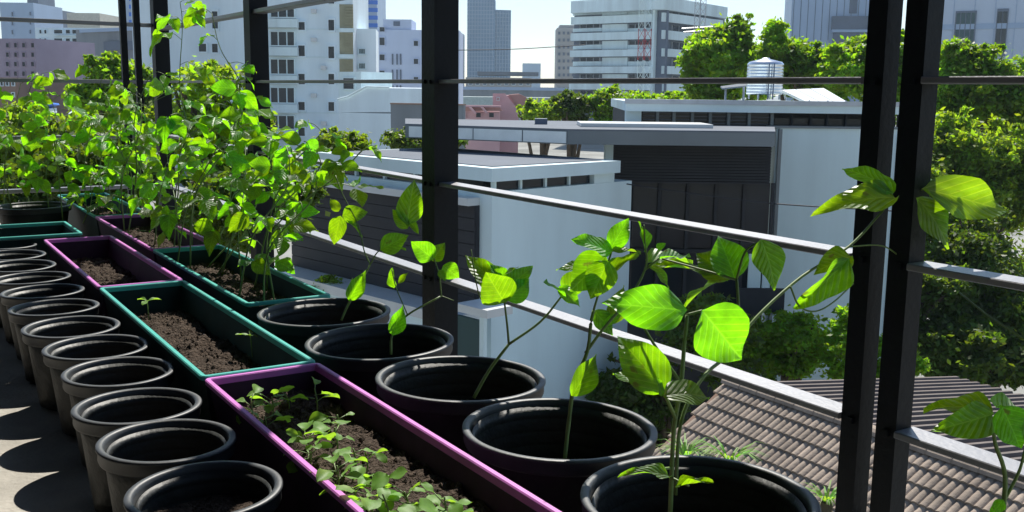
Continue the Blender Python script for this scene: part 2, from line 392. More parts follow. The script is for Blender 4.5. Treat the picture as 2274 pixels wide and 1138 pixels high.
def pot(x, y, kind, seed, label, group, depth, dz=0.0, ms=None):
    b, r = kind; Hh = 0.2144 if kind is big else 0.19
    root = empty('plant_pot', (x, y, 0.0), label, 'pot', group)
    g_ = random.Random(seed * 13); root.rotation_euler = (g_.uniform(-.02, .02), g_.uniform(-.02, .02), seed * 1.3); e_ = g_.uniform(-.018, .018); root.scale = (1 + e_, 1 - e_, 1)
    link('body', b, root, False); link('rim', r, root, False)
    R = (0.150 if kind is big else 0.098) - depth * 0.16
    so = link('soil', soil_disc(R, Hh - depth, seed), root, False)
    return root
nth = ['nearest', 'second', 'third', 'fourth', 'fifth', 'sixth', 'seventh', 'eighth', 'ninth', 'tenth', 'eleventh', 'twelfth', 'thirteenth', 'fourteenth', 'fifteenth', 'sixteenth']
PX, PY0, PS = 0.9247, 0.9626, 0.3364
for i in range(5):
    pot(PX + rnd.uniform(-.004, .004), PY0 + i * PS, big, i + 1, 'large round black pot with a bean plant, %s along the fence side' % (nth[i] if i == 0 else nth[i] + ' from the front'), 'large black pots along the fence', 0.105 if i == 0 else 0.085 + 0.012 * (i % 2))
pot(0.915, PY0 - 0.345, big, 9, 'large round black pot in the lower right corner, mostly out of frame', 'large black pots along the fence', 0.09)
LY = [1.160, 1.396, 1.632, 1.850, 2.095, 2.330, 2.560, 2.800, 3.040, 3.280, 3.520, 3.760, 4.0]
for i, y in enumerate(LY):
    lab = 'small round black pot of bare soil in the left row, ' + ('nearest the camera' if i == 0 else nth[i] + ' from the front')
    pot(0.384 + rnd.uniform(-.012, .010), y + rnd.uniform(-.006, .006), small, 20 + i, lab, 'small black pots in the left row', (0.046 if i in (0, 1, 4, 7) else 0.07) + 0.015 * rnd.random())
pot(0.62, 5.05, big, 50, 'wide round black pot behind the far pink planter', 'wide black pots at the far end', 0.05)
pot(0.27, 4.9, big, 51, 'wide round black pot at the far end of the left row', 'wide black pots at the far end', 0.05)

# ------------------------------------------------------------------ planters
PH = EYE - 0.5456
def planter(x0, x1, y0, y1, mt, label, group, seed, soil_d=0.078):
    root = empty('planter', ((x0 + x1) / 2, (y0 + y1) / 2, 0), label, 'planter', group)
    hx, hy = (x1 - x0) / 2, (y1 - y0) / 2
    def ring(ix, iy, z): return [(-ix, -iy, z), (ix, -iy, z), (ix, iy, z), (-ix, iy, z)]
    tp = 0.028; th = 0.004; lip = 0.010
    V = ring(hx - lip - tp, hy - lip - tp, 0.0) + ring(hx - lip, hy - lip, PH - 0.014) + ring(hx - lip - th, hy - lip - th, PH - 0.014) + ring(hx - lip - tp - th, hy - lip - tp - th, 0.008)
    Fc = [(3, 2, 1, 0), (12, 13, 14, 15)]
    for a, b in ((0, 4), (4, 8), (8, 12)):
        for i in range(4):
            j = (i + 1) % 4; Fc.append((a + i, a + j, b + j, b + i))
    link('body', mesh('planter_body', V, Fc, M_pink_shade if mt is M_pink else M_turq_shade), root, False)
    def rring(o, z):          # rounded rectangle
        pts = []; r = 0.014
        for cx, cy_, a0 in ((hx - r, hy - r, 0), (-hx + r, hy - r, 90), (-hx + r, -hy + r, 180), (hx - r, -hy + r, 270)):
            for k in range(4):
                a = math.radians(a0 + k * 30); pts.append((cx + (r + o) * math.cos(a), cy_ + (r + o) * math.sin(a), z))
        return pts
    prof = [(-0.0142, PH - 0.013), (-0.003, PH - 0.010), (-0.001, PH - 0.009), (-0.001, PH - 0.002), (-0.003, PH), (-0.0105, PH), (-0.0125, PH - 0.002)]
    V = []; Fc = []
    for o_, z in prof: V += rring(o_ + 0.0, z)
    n = 16; P = len(prof)
    for i in range(P):
        i2 = (i + 1) % P
        for k in range(n):
            k2 = (k + 1) % n; Fc.append((i * n + k, i * n + k2, i2 * n + k2, i2 * n + k))
    link('rim', mesh('planter_rim', V, Fc, mt), root, False)
    nx, ny = 26, 90; V = []; Fc = []; sx, sy_ = hx - 0.022, hy - 0.022; zs = PH - soil_d
    for j in range(ny + 1):
        for i in range(nx + 1):
            x = -sx + 2 * sx * i / nx; y = -sy_ + 2 * sy_ * j / ny
            z = zs + 0.012 * noise.noise(Vector((x * 14 + seed, y * 9, seed))) + 0.014 * noise.noise(Vector((x * 45, y * 45 + seed, 2))) + 0.006 * noise.noise(Vector((x * 110, y * 110 + seed, 5)))
            V.append((x, y, z))
    for j in range(ny):
        for i in range(nx):
            a = j * (nx + 1) + i; Fc.append((a, a + 1, a + nx + 2, a + nx + 1))
    link('soil', mesh('planter_soil', V, Fc, M_soil, True), root, False)
    g_ = random.Random(seed + 77); CV = []; CF_ = []
    for i in range(420):
        x, y = g_.uniform(-sx, sx) * .97, g_.uniform(-sy_, sy_) * .98; r_ = g_.uniform(.0018, .0065); o_ = len(CV); zz = zs + 0.012 * noise.noise(Vector((x * 14 + seed, y * 9, seed))) + .002
        for dx, dy, dz in ((1, 0, 0), (0, 1, 0), (-1, 0, 0), (0, -1, 0), (0, 0, 1), (0, 0, -1)):
            CV.append((x + dx * r_ * g_.uniform(.6, 1.3), y + dy * r_ * g_.uniform(.6, 1.3), zz + dz * r_ * g_.uniform(.5, 1)))
        CF_ += [tuple(o_ + k for k in q) for q in ((0, 1, 4), (1, 2, 4), (2, 3, 4), (3, 0, 4), (1, 0, 5), (2, 1, 5), (3, 2, 5), (0, 3, 5))]
    tag(link('soil_clods', mesh('soil_clods', CV, CF_, M_soil), root, False), kind='stuff')
    return root
XA, XB, XC, XD = 0.501, 0.735, 0.783, 1.019
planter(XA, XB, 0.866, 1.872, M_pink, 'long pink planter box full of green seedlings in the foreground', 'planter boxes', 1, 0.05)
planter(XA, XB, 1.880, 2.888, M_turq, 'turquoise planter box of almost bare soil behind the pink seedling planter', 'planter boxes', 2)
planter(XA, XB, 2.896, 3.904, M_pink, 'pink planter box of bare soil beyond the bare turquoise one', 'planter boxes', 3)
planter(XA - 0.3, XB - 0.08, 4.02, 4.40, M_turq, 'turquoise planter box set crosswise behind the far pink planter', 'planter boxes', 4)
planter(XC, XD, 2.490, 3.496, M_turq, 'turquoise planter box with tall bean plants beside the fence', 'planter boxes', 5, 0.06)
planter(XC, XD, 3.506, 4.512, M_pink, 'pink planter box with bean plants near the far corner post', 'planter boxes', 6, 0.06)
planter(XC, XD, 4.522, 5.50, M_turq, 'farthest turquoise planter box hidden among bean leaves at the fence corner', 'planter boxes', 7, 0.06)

# ------------------------------------------------------------------ leaves and bean plants
LT = [0, .04, .10, .18, .28, .38, .50, .62, .74, .85, .93, 1]
LW = [.02, .17, .31, .42, .485, .50, .475, .41, .305, .18, .08, .004]     # ovate, pointed bean leaflet
LR = [.03, .08, .14, .22, .32, .42, .49, .50, .47, .39, .25, .01]           # rounded seedling leaf
def leaf_mesh(name, mt, fold, curl, wave, seed, tipf=0.8, ny=14, nx=6):
    r = random.Random(seed); ph = r.uniform(0, 6); v = []; f = []
    for j in range(ny + 1):
        t = j / ny
        w = float(np.interp(t, LT, LW if tipf < 0.9 else LR))
        if j == ny: w = 0.004
        if j == 0: w = 0.02
        for i in range(nx + 1):
            s = -1 + 2 * i / nx; x = s * w * 0.98
            z = fold * abs(x) * (0.6 + 0.4 * t) + 0.012 * math.sin(t * 26 - abs(s) * 5) * abs(s) * (1 - abs(s) * .4) - curl * t * t + wave * math.sin(ph + t * 9 + s * 2) * abs(s) ** 1.5 * 0.05 - 0.18 * x * x * curl
            v.append((x, t, z))
    for j in range(ny):
        for i in range(nx):
            a = j * (nx + 1) + i; f.append((a, a + 1, a + nx + 2, a + nx + 1))
    return mesh(name, v, f, mt, True)
LEAVES = [leaf_mesh('leaflet_%d' % k, M_leaf, fo, cu, wa, k) for k, (fo, cu, wa) in enumerate(((0.18, 0.10, 1), (0.30, 0.22, 1.2), (0.10, 0.32, 1), (0.45, 0.12, 1.5), (0.06, 0.16, 1.4), (0.25, 0.42, 1.2)))]
SEEDL = [leaf_mesh('seed_leaf_%d' % k, M_seed, fo, cu, 0.8, 30 + k, 0.95, 8, 4) for k, (fo, cu) in enumerate(((0.15, 0.15), (0.35, 0.3), (0.1, 0.4)))]

def put_leaf(root, base, tip, wid, nrm, k=None, lib=LEAVES):
    base = Vector(base); tip = Vector(tip); ax = tip - base; L = ax.length; ax.normalize()
    nrm = Vector(nrm); nrm = (nrm - ax * nrm.dot(ax))
    if nrm.length < 1e-3: nrm = ax.orthogonal()
    nrm.normalize(); sd = ax.cross(nrm)
    M = Matrix((sd * L * wid, ax * L, nrm * L)).transposed().to_4x4(); M.translation = base
    return link('leaf', lib[rnd.randrange(len(lib)) if k is None else k], root, True, M)

def px_leaf(root, b, t, w, dw=0.0, wid=0.7, up=0.25, side=0.0, k=None):
    """leaf from pixel b to pixel t at depth w (its tip dw farther); the blade turned to the viewer, tipped up by `up`."""
    n = (-CF).lerp(Z, up) + CR * side
    return put_leaf(root, at(b[0], b[1], w), at(t[0], t[1], w + dw), wid, n, k)

def bean(label, base, stems, leaves, group='bean plants in the large pots'):
    """stems: list of (list of (px,py,w) or Vectors, r0, r1); leaves: argument tuples of px_leaf."""
    root = empty('bean_plant', base, label, 'plant', group)
    segs = []
    for pts, r0, r1 in stems:
        P = spline([at(*p) if not isinstance(p, Vector) else p for p in pts], 5); n = len(P)
        segs.append((P, [r0 + (r1 - r0) * i / (n - 1) for i in range(n)]))
    multi_tube('stem', segs, M_stem, root)
    for lf in leaves: px_leaf(root, *lf[:3], **(lf[3] if len(lf) > 3 else {}))
    return root
def base_of(i): return Vector((PX, PY0 + i * PS, 0.16))
B = [base_of(i) for i in range(5)]
def wof(p): return (p - O).dot(F0)
WW = [wof(b) for b in B]

# nearest pot: big leaves and the vine that runs to the double post
b = B[0]; w = 1.24
bean('tall bean plant in the nearest large pot with big glowing leaves', b,
  [([at(1488, 1150, 1.22), (1496, 960, w), (1512, 860, w), (1520, 760, w + .02), (1526, 700, w + .03)], .0033, .0024),
   ([(1500, 930, w), (1482, 890, w - .02), (1474, 872, w - .03)], .0026, .0018),
   ([(1512, 850, w), (1440, 745, w + .02), (1400, 660, w + .03)], .0022, .0016),
   ([(1524, 700, w + .03), (1560, 690, w + .03)], .002, .0016),
   ([(1488, 1040, w - .01), (1440, 1045, w - .03)], .002, .0016), ([(1488, 1060, w - .01), (1530, 1080, w - .03)], .002, .0014)],
  [((1524, 690), (1352, 672), w - .03, dict(dw=-.04, wid=.53, up=.12, k=4)),
   ((1560, 690), (1655, 805), w + .02, dict(dw=.02, wid=.84, up=.05, k=0)),
   ((1478, 872), (1372, 742), w - .02, dict(dw=.03, wid=.62, up=.10, k=1)),
   ((1474, 880), (1588, 856), w - .06, dict(dw=.02, wid=.58, up=.5, k=5)),
   ((1470, 880), (1462, 838), w - .04, dict(wid=.7, up=.6, side=.5, k=0)),
   ((1470, 872), (1364, 800), w + .03, dict(dw=.05, wid=.42, up=.6, k=2)),
   ((1488, 1060), (1408, 1020), w - .05, dict(dw=-.03, wid=.34, up=.7, k=5)),
   ((1500, 1082), (1580, 1062), w - .05, dict(dw=-.02, wid=.28, up=.8, k=3))])
w = 1.42
bean('climbing bean vine reaching from the nearest large pot to the double post', B[0] + Vector((.03, .05, 0)),
  [([at(1500, 1100, 1.28), (1512, 940, 1.30), (1560, 840, 1.33), (1620, 785, 1.38), (1680, 705, 1.42), (1780, 615, 1.48), (1885, 548, 1.54), (1950, 480, 1.57), (1988, 436, 1.58)], .0028, .0018),
   ([(1636, 775, 1.38), (1640, 690, 1.40), (1636, 620, 1.42)], .0026, .0020),
   ([(1636, 620, 1.42), (1655, 560, 1.42), (1690, 535, 1.42)], .002, .0014),
   ([(1636, 622, 1.42), (1560, 600, 1.44), (1470, 575, 1.46)], .002, .0014),
   ([(1755, 636, 1.46), (1775, 680, 1.46), (1810, 692, 1.46), (1850, 672, 1.47), (1895, 630, 1.5)], .0015, .0011),
   ([(1885, 548, 1.54), (1950, 545, 1.55), (1985, 560, 1.56), (2030, 600, 1.6)], .0014, .001),
   ([(1988, 436, 1.58), (1984, 500, 1.58), (1978, 570, 1.58)], .002, .0016),
   ([(1988, 436, 1.58), (2030, 425, 1.56), (2060, 418, 1.55)], .002, .0016)],
  [((1990, 440), (1838, 430), 1.50, dict(dw=-.03, wid=.45, up=.45, k=5)),
   ((1985, 428), (1885, 350), 1.50, dict(dw=.04, wid=.55, up=.5, k=2)),
   ((2050, 420), (2258, 468), 1.52, dict(dw=.05, wid=.37, up=.12, k=0)),
   ((2040, 425), (2140, 385), 1.56, dict(dw=.06, wid=.5, up=.9, k=1)),
   ((2035, 440), (2140, 548), 1.52, dict(dw=.0, wid=.48, up=.55, side=-.4, k=2)),
   ((1885, 575), (1772, 690), 1.47, dict(dw=-.02, wid=.42, up=.15, side=.5, k=3)),
   ((1890, 570), (1820, 585), 1.49, dict(dw=-.02, wid=.8, up=.5, k=5)),
   ((1690, 532), (1738, 632), 1.41, dict(dw=-.03, wid=.75, up=.65, k=2)),
   ((1632, 620), (1600, 520), 1.43, dict(dw=.02, wid=.85, up=.2, k=1)),
   ((1625, 618), (1545, 560), 1.45, dict(dw=.03, wid=.8, up=.3, side=-.3, k=3)),
   ((1600, 612), (1450, 575), 1.46, dict(dw=.05, wid=.34, up=.85, k=0)),
   ((1615, 622), (1500, 640), 1.47, dict(dw=.06, wid=.40, up=.75, k=5)),
   ((1465, 575), (1535, 560), 1.47, dict(dw=.05, wid=.45, up=.85, k=0))])
w = 1.56
bean('bean plant in the second large pot with two tiers of leaves', B[1],
  [([at(1254, 1022, 1.50), (1264, 930, 1.52), (1276, 850, 1.53), (1304, 782, 1.54), (1312, 720, 1.55), (1318, 690, 1.56)], .0036, .0026),
   ([(1300, 785, 1.54), (1340, 730, 1.55), (1400, 660, 1.58), (1435, 590, 1.60), (1432, 540, 1.60), (1430, 500, 1.60)], .0028, .0014),
   ([(1318, 690, 1.56), (1345, 600, 1.57), (1358, 560, 1.58)], .002, .0015),
   ([(1432, 600, 1.6), (1470, 570, 1.6)], .0018, .0014)],
  [((1270, 880), (1328, 788), 1.50, dict(dw=.02, wid=.55, up=.1, side=.3, k=3)),
   ((1358, 560), (1274, 525), 1.57, dict(dw=-.02, wid=.62, up=.55, k=0)),
   ((1356, 552), (1398, 484), 1.58, dict(dw=.01, wid=.62, up=.05, k=4)),
   ((1358, 560), (1424, 548), 1.57, dict(dw=.02, wid=.5, up=.8, k=1)),
   ((1346, 600), (1252, 568), 1.60, dict(dw=-.03, wid=.4, up=.75, k=2)),
   ((1345, 570), (1268, 645), 1.58, dict(dw=-.03, wid=.80, up=.08, k=0)),
   ((1350, 580), (1312, 665), 1.55, dict(dw=-.01, wid=.8, up=.05, k=4)),
   ((1345, 610), (1420, 560), 1.56, dict(dw=.03, wid=.3, up=.5, k=3)),
   ((1320, 690), (1370, 745), 1.58, dict(wid=.6, up=.3, k=2)),
   ((1352, 720), (1392, 640), 1.60, dict(wid=.6, up=.35, side=.4, k=1)),
   ((1340, 730), (1370, 690), 1.57, dict(wid=.7, up=.8, k=5)),
   ((1432, 560), (1424, 492), 1.60, dict(wid=.42, up=.1, side=.8, k=3)),
   ((1436, 585), (1540, 560), 1.61, dict(dw=.05, wid=.5, up=.85, k=1)),
   ((1440, 590), (1500, 625), 1.60, dict(dw=.0, wid=.5, up=.6, k=5)),
   ((1458, 552), (1478, 540), 1.60, dict(wid=.8, up=.4, k=4))])
bean('forked bean plant in the third large pot, one fork leaning to the second pot', B[2],
  [([at(1052, 884, 1.78), (1085, 825, 1.79), (1130, 765, 1.80)], .0034, .0028),
   ([(1130, 765, 1.80), (1126, 720, 1.80), (1120, 670, 1.80)], .0024, .0018),
   ([(1130, 765, 1.80), (1200, 715, 1.80), (1250, 655, 1.80)], .0026, .0018),
   ([(1120, 668, 1.8), (1075, 670, 1.8), (1060, 640, 1.8), (1046, 555, 1.8)], .0014, .001)],
  [((1120, 672), (1082, 608), 1.78, dict(dw=-.03, wid=1.0, up=.08, k=0)),
   ((1126, 668), (1178, 618), 1.80, dict(dw=.02, wid=.75, up=.05, k=1)),
   ((1112, 650), (1044, 556), 1.80, dict(dw=.02, wid=.55, up=.5, k=2)),
   ((1122, 640), (1086, 580), 1.82, dict(wid=.6, up=.7, k=3)),
   ((1128, 640), (1184, 585), 1.82, dict(dw=.03, wid=.55, up=.35, k=1)),
   ((1118, 612), (1150, 590), 1.82, dict(wid=.6, up=.9, k=0)),
   ((1250, 655), (1212, 620), 1.78, dict(dw=-.04, wid=.7, up=.7, k=0)),
   ((1240, 640), (1290, 668), 1.79, dict(dw=-.02, wid=.7, up=.5, k=5)),
   ((1252, 650), (1300, 600), 1.82, dict(wid=.8, up=.1, k=4))])
bean('spindly bean plant in the fourth large pot in front of the square post', B[3],
  [([at(868, 788, 2.05), (872, 740, 2.06), (905, 700, 2.07), (980, 658, 2.09)], .0030, .0020),
   ([(980, 658, 2.09), (975, 610, 2.09), (962, 570, 2.09)], .0018, .0014),
   ([(980, 658, 2.09), (1008, 668, 2.09)], .0014, .001),
   ([(905, 700, 2.07), (880, 640, 2.08), (870, 600, 2.08)], .0014, .001)],
  [((872, 745), (895, 680), 2.03, dict(wid=.55, up=.1, side=.3, k=3)),
   ((962, 575), (916, 538), 2.07, dict(dw=-.03, wid=.75, up=.1, k=0)),
   ((960, 580), (985, 540), 2.11, dict(wid=.8, up=.2, k=1)),
   ((984, 590), (1020, 618), 2.08, dict(wid=.95, up=.03, k=4)),
   ((975, 600), (990, 625), 2.06, dict(wid=.6, up=.2, k=2)),
   ((875, 640), (868, 596), 2.1, dict(wid=.5, up=.3, side=-.4, k=3)),
   ((885, 630), (905, 605), 2.1, dict(wid=.5, up=.5, k=0))])
bean('slender forked bean plant in the fifth large pot', B[4],
  [([at(758, 712, 2.37), (772, 680, 2.38), (800, 630, 2.39), (822, 588, 2.40)], .0028, .002),
   ([(822, 588, 2.40), (845, 555, 2.40), (905, 535, 2.41)], .0018, .0012),
   ([(822, 588, 2.40), (808, 555, 2.40), (795, 500, 2.42), (760, 430, 2.45), (745, 390, 2.47)], .0018, .0012)],
  [((775, 668), (812, 602), 2.36, dict(wid=.5, up=.08, side=.3, k=3)),
   ((782, 668), (780, 620), 2.38, dict(wid=.4, up=.2, k=2)),
   ((845, 555), (906, 522), 2.38, dict(wid=.7, up=.1, k=0)),
   ((850, 552), (900, 545), 2.40, dict(wid=.4, up=.8, k=1)),
   ((905, 500), (918, 402), 2.44, dict(wid=.62, up=.05, k=4)),
   ((905, 508), (872, 465), 2.44, dict(wid=.6, up=.2, k=0)),
   ((910, 490), (930, 520), 2.45, dict(wid=.5, up=.3, k=3)),
   ((760, 480), (815, 470), 2.43, dict(wid=.75, up=.1, k=4)),
   ((756, 480), (740, 545), 2.43, dict(wid=.62, up=.1, k=0)),
   ((770, 490), (810, 520), 2.42, dict(wid=.35, up=.9, k=1)),
   ((752, 470), (735, 440), 2.44, dict(wid=.7, up=.4, k=2))])
bean('bean plant in the lower right corner with pale drooping leaves', Vector((0.915, PY0 - 0.345, .16)),
  [([at(2222, 1190, 1.05), (2232, 1060, 1.06), (2210, 985, 1.06), (2205, 930, 1.06)], .0030, .0020),
   ([at(2226, 1120, 1.06), (2262, 1050, 1.06), (2276, 1000, 1.06)], .002, .0016)],
  [((2205, 915), (2050, 868), 1.04, dict(dw=.05, wid=.48, up=.55, k=5)),
   ((2205, 920), (2095, 955), 1.03, dict(dw=-.03, wid=.55, up=.15, k=1)),
   ((2215, 905), (2285, 900), 1.08, dict(dw=.05, wid=.5, up=.7, k=0)),
   ((2225, 905), (2275, 1000), 1.03, dict(wid=.75, up=.05, k=4)),
   ((2275, 920), (2330, 1000), 1.02, dict(wid=.7, up=.2, k=0)),
   ((2228, 1110), (2200, 1150), 1.04, dict(wid=.6, up=.2, k=4))])

tn = bean('thin bare bean tendril reaching in from the right edge', at(2420, 860, 1.2), [([at(2420, 860, 1.15), (2300, 770, 1.2), (2200, 705, 1.25), (2130, 650, 1.3)], .0018, .001)], [((2300, 770), (2330, 740), 1.2)], 'climbing bean vines')
# ------------------------------------------------------------------ massed bean plants in the far planters
def tri(root, segs, node, dirh, size, lift, r):
    c = node + dirh * size * r.uniform(0.7, 1.3) + Z * lift
    segs.append((spline([node, (node + c) / 2 + Z * size * .15, c], 3), 0.0012))
    facing = r.random()
    for a in (0, 72, -72):
        ang = math.radians(a + r.uniform(-12, 12)); d = Vector((dirh.x * math.cos(ang) - dirh.y * math.sin(ang), dirh.x * math.sin(ang) + dirh.y * math.cos(ang), 0))
        d = (d + Z * r.uniform(-1.0, 0.25)).normalized()
        L = size * r.uniform(0.8, 1.15)
        n = Vector((r.gauss(0, .35), r.gauss(0, .35), 1)) if facing < .5 else (-CF).lerp(Z, r.uniform(.1, .5)) + Vector((r.gauss(0, .3), r.gauss(0, .3), 0))
        b0 = c + d * size * 0.12
        put_leaf(root, b0, b0 + d * L, r.uniform(.62, .82), n)
def vine(label, base, path, seed, size=0.075, nodes=10, group='bean plants in the planters', first=0.25, extra=None):
    r = random.Random(seed); root = empty('bean_plant', base, label, 'plant', group)
    P = spline([base] + path, 8); n = len(P); segs = [(P, [0.003 - 0.0016 * i / (n - 1) for i in range(n)])]
    for k in range(nodes):
        q = first + (1 - first) * (k + 1) / nodes; p = P[min(n - 1, int(q * (n - 1)))]
        a = r.uniform(0, 2 * math.pi); tri(root, segs, p, Vector((math.cos(a), math.sin(a), 0)), size * r.uniform(.7, 1.2), r.uniform(-.01, .05), r)
    multi_tube('stem', segs, M_stem, root, 5)
    return root
spots = [(2.56, .34), (2.66, .42), (2.78, .36), (2.90, .44), (3.0, .34), (3.10, .46), (3.22, .42), (3.34, .52), (3.44, .40), (3.58, .50), (3.70, .40), (3.82, .54), (3.98, .48), (4.14, .58), (4.34, .50), (4.6, .60), (4.9, .54), (5.2, .62)]
ord2 = ['first', 'second', 'third', 'fourth', 'fifth', 'sixth', 'seventh', 'eighth', 'ninth', 'tenth', 'eleventh', 'twelfth', 'thirteenth', 'fourteenth', 'fifteenth', 'sixteenth', 'seventeenth', 'eighteenth', 'nineteenth', 'twentieth']
for i, (y, h) in enumerate(spots):
    r = random.Random(100 + i); x = 0.90 + r.uniform(-.07, .08)
    base = Vector((x, y, PH - 0.06))
    path = [Vector((x + r.uniform(.0, .06), y + r.uniform(-.04, .04), PH + h * .35)), Vector((x + r.uniform(.05, .2), y + r.uniform(-.08, .08), PH + h * .72)), Vector((min(1.30, x + r.uniform(.08, .32)), y + r.uniform(-.12, .12), PH + h * r.uniform(.85, 1.05)))]
    vine('leafy bean plant in the fence-side planters, %s in line from the round pots' % ord2[i], base, path, 200 + i, r.uniform(.056, .082), 7, first=0.10)
# vines that climb above the rail by the corner
for i, (pts, n, sz) in enumerate([
    ([(470, 520, 3.6), (430, 330, 4.0), (400, 200, 4.2), (405, 60, 4.3), (400, 5, 4.3)], 8, .085),
    ([(530, 500, 3.4), (545, 330, 3.7), (540, 200, 3.9), (490, 110, 4.0), (470, 30, 4.05)], 5, .05),
    ([(560, 480, 3.3), (600, 330, 3.5), (612, 290, 3.6)], 6, .07),
    ([(390, 500, 4.3), (370, 330, 4.7), (385, 240, 4.8)], 7, .08),
    ([(500, 500, 3.6), (520, 300, 3.8), (530, 215, 3.9)], 7, .085)]):
    P = [at(*p) for p in pts]
    base = Vector((0.93, P[0].y, PH - .06))
    lab = ['tall bean vine climbing over the upper rail left of the middle post', 'thin bare bean tendril arching over the upper rail', 'bean vine curling round the foot of the middle post', 'bean vine climbing in front of the corner post', 'broad-leaved bean vine just left of the middle post'][i]
    vine(lab, base, P, 300 + i, sz, n, 'climbing bean vines', 0.35)
# bean plants at the far left, behind the small pots
for i, (px, py, w, h) in enumerate([(30, 500, 4.6, .5), (110, 490, 4.7, .42), (185, 505, 4.4, .20), (255, 490, 4.8, .40), (300, 480, 4.9, .55), (70, 480, 5.0, .62), (140, 500, 4.5, .46), (220, 500, 4.7, .52), (10, 490, 4.9, .60), (280, 505, 4.5, .44), (170, 480, 5.1, .64), (330, 495, 4.7, .5)]):
    p = at(px, py, w); r = random.Random(400 + i); base = Vector((p.x, p.y, 0.16))
    path = [base + Vector((r.uniform(-.05, .05), r.uniform(-.05, .05), h * .5)), base + Vector((r.uniform(-.12, .12), r.uniform(-.1, .1), h))]
    vine('bean plant at the far left end of the deck, %s from the left edge' % ord2[i], base, path, 420 + i, 0.072, 8, 'bean plants at the far end')

# ------------------------------------------------------------------ seedlings in the near pink planter
sd = [(545, 880), (600, 862), (580, 905), (640, 850), (700, 862), (690, 945), (660, 985), (745, 955), (785, 985), (810, 985), (735, 1035), (790, 1050), (850, 1040), (825, 1075), (905, 1065), (870, 1105), (945, 1090), (985, 1120), (940, 1140), (740, 900)]
order = sorted(range(len(sd)), key=lambda i: -at_z(sd[i][0], sd[i][1], PH).y)
for rank, i in enumerate(order):
    px, py = sd[i]; p = at_z(px, py, PH + .005); r = random.Random(500 + i)
    x = min(max(p.x, XA + .035), XB - .05); base = Vector((x, p.y, PH - .055))
    root = empty('seedling', base, 'small green seedling in the foreground pink planter, %s from its far end' % ord2[rank], 'seedling', 'seedlings in the pink planter')
    top = base + Vector((r.uniform(-.012, .012), r.uniform(-.012, .012), r.uniform(.035, .065)))
    segs = [(spline([base, (base + top) / 2 + Vector((.004, 0, 0)), top], 3), 0.0014)]
    n = r.randint(3, 6); a0 = r.uniform(0, 6)
    for k in range(n):
        a = a0 + k * 2.4 + r.uniform(-.3, .3); d = Vector((math.cos(a), math.sin(a), r.uniform(.1, .9))).normalized()
        node = base.lerp(top, 0.55 + 0.45 * k / n); st = node + d * r.uniform(.010, .022)
        segs.append(([node, st], 0.0009)); L = r.uniform(.018, .038)
        put_leaf(root, st, st + (d - Z * r.uniform(0, .5)).normalized() * L, r.uniform(.6, .9), Vector((r.gauss(0, .4), r.gauss(0, .4), 1)), None, SEEDL)
    multi_tube('stem', segs, M_stem, root, 5)
for i, (px, py) in enumerate([(330, 695), (560, 775)]):
    p = at_z(px, py, PH - .05); root = empty('seedling', (p.x, p.y, PH - .07), ['curled pale seedling at the left rim of the bare turquoise planter', 'tiny seedling at the shaded right side of the bare turquoise planter'][i], 'seedling')
    r = random.Random(600 + i); base = Vector(root.location); top = base + Vector((0, .01, .05)); segs = [([base, top], .0012)]
    for k in range(3):
        a = k * 2.1 + i; d = Vector((math.cos(a), math.sin(a), .3)).normalized(); put_leaf(root, top, top + d * .035, .45, Vector((0, 0, 1)), None, SEEDL)
    multi_tube('stem', segs, M_stem, root, 5)

# ------------------------------------------------------------------ neighbouring white house
house = empty('modern_house', (*at(1400, 200, 20)[:2], GROUND), 'white flat-roofed modern house with dark glazing across from the deck', 'house')
# tall plain wall on the right and the top storey
fw = Face(1713, 22.0, 2004, 22.0, house)
u0, u1, z0, z1 = fw.rect(1713, 286, 2004, 700)
fw.box('wall', u0, u1, 0, 6.0, GROUND, z1, M_white)
ft = Face(1390, 22.6, 2004, 22.3, house)
u0, u1, z0, z1 = ft.rect(1390, 229, 2004, 251, -0.3)
ft.box('roof_slab', u0, u1, -0.3, 7.0, z0, z1, M_white)
ft.box('roof_edge', u0 - 0.03, u1 + 0.03, -0.34, -0.302, z1 - 0.05, z1 + 0.05, M_galv)
zt = z0; _, zb = ft.uz(1560, 287); 
ft.box('wall', u0 + 0.05, u1 - 0.05, 0.4, 6.8, zb - 0.6, zt - 0.004, M_char)
ul, _ = ft.uz(1424, 265); ft.box('side_wall', u0 + 0.02, ul, -0.02, 0.398, zb - 0.5, zt - 0.004, M_white)
cols = [1424, 1461, 1498, 1539, 1579, 1620, 1666, 1717]
for i in range(len(cols) - 1):
    a, _ = ft.uz(cols[i], 265); b, _ = ft.uz(cols[i + 1], 265)
    ft.box('window_pane', a + .04, b - .04, 0.22, 0.25, zb, zt - .01, M_glass)
    ft.box('mullion', b - .035, b + .035, 0.10, 0.21, zb, zt - .01, M_greym)
    for k in range(5):
        zz = zb + (zt - zb) * (k + .5) / 5; ft.box('louver', a + .05, b - .05, 0.15, 0.19, zz, zz + 0.012, M_slate)
cols = [1722, 1762, 1804, 1841, 1883, 1925, 1965, 2000]
for i in range(len(cols) - 1):
    a, _ = ft.uz(cols[i], 265); b, _ = ft.uz(cols[i + 1], 265)
    ft.box('window_pane', a + .03, b - .03, 0.22, 0.25, zb + .02, zt - .12, M_glass)
    ft.box('mullion', b - .02, b + .02, 0.10, 0.21, zb, zt - .01, M_char)
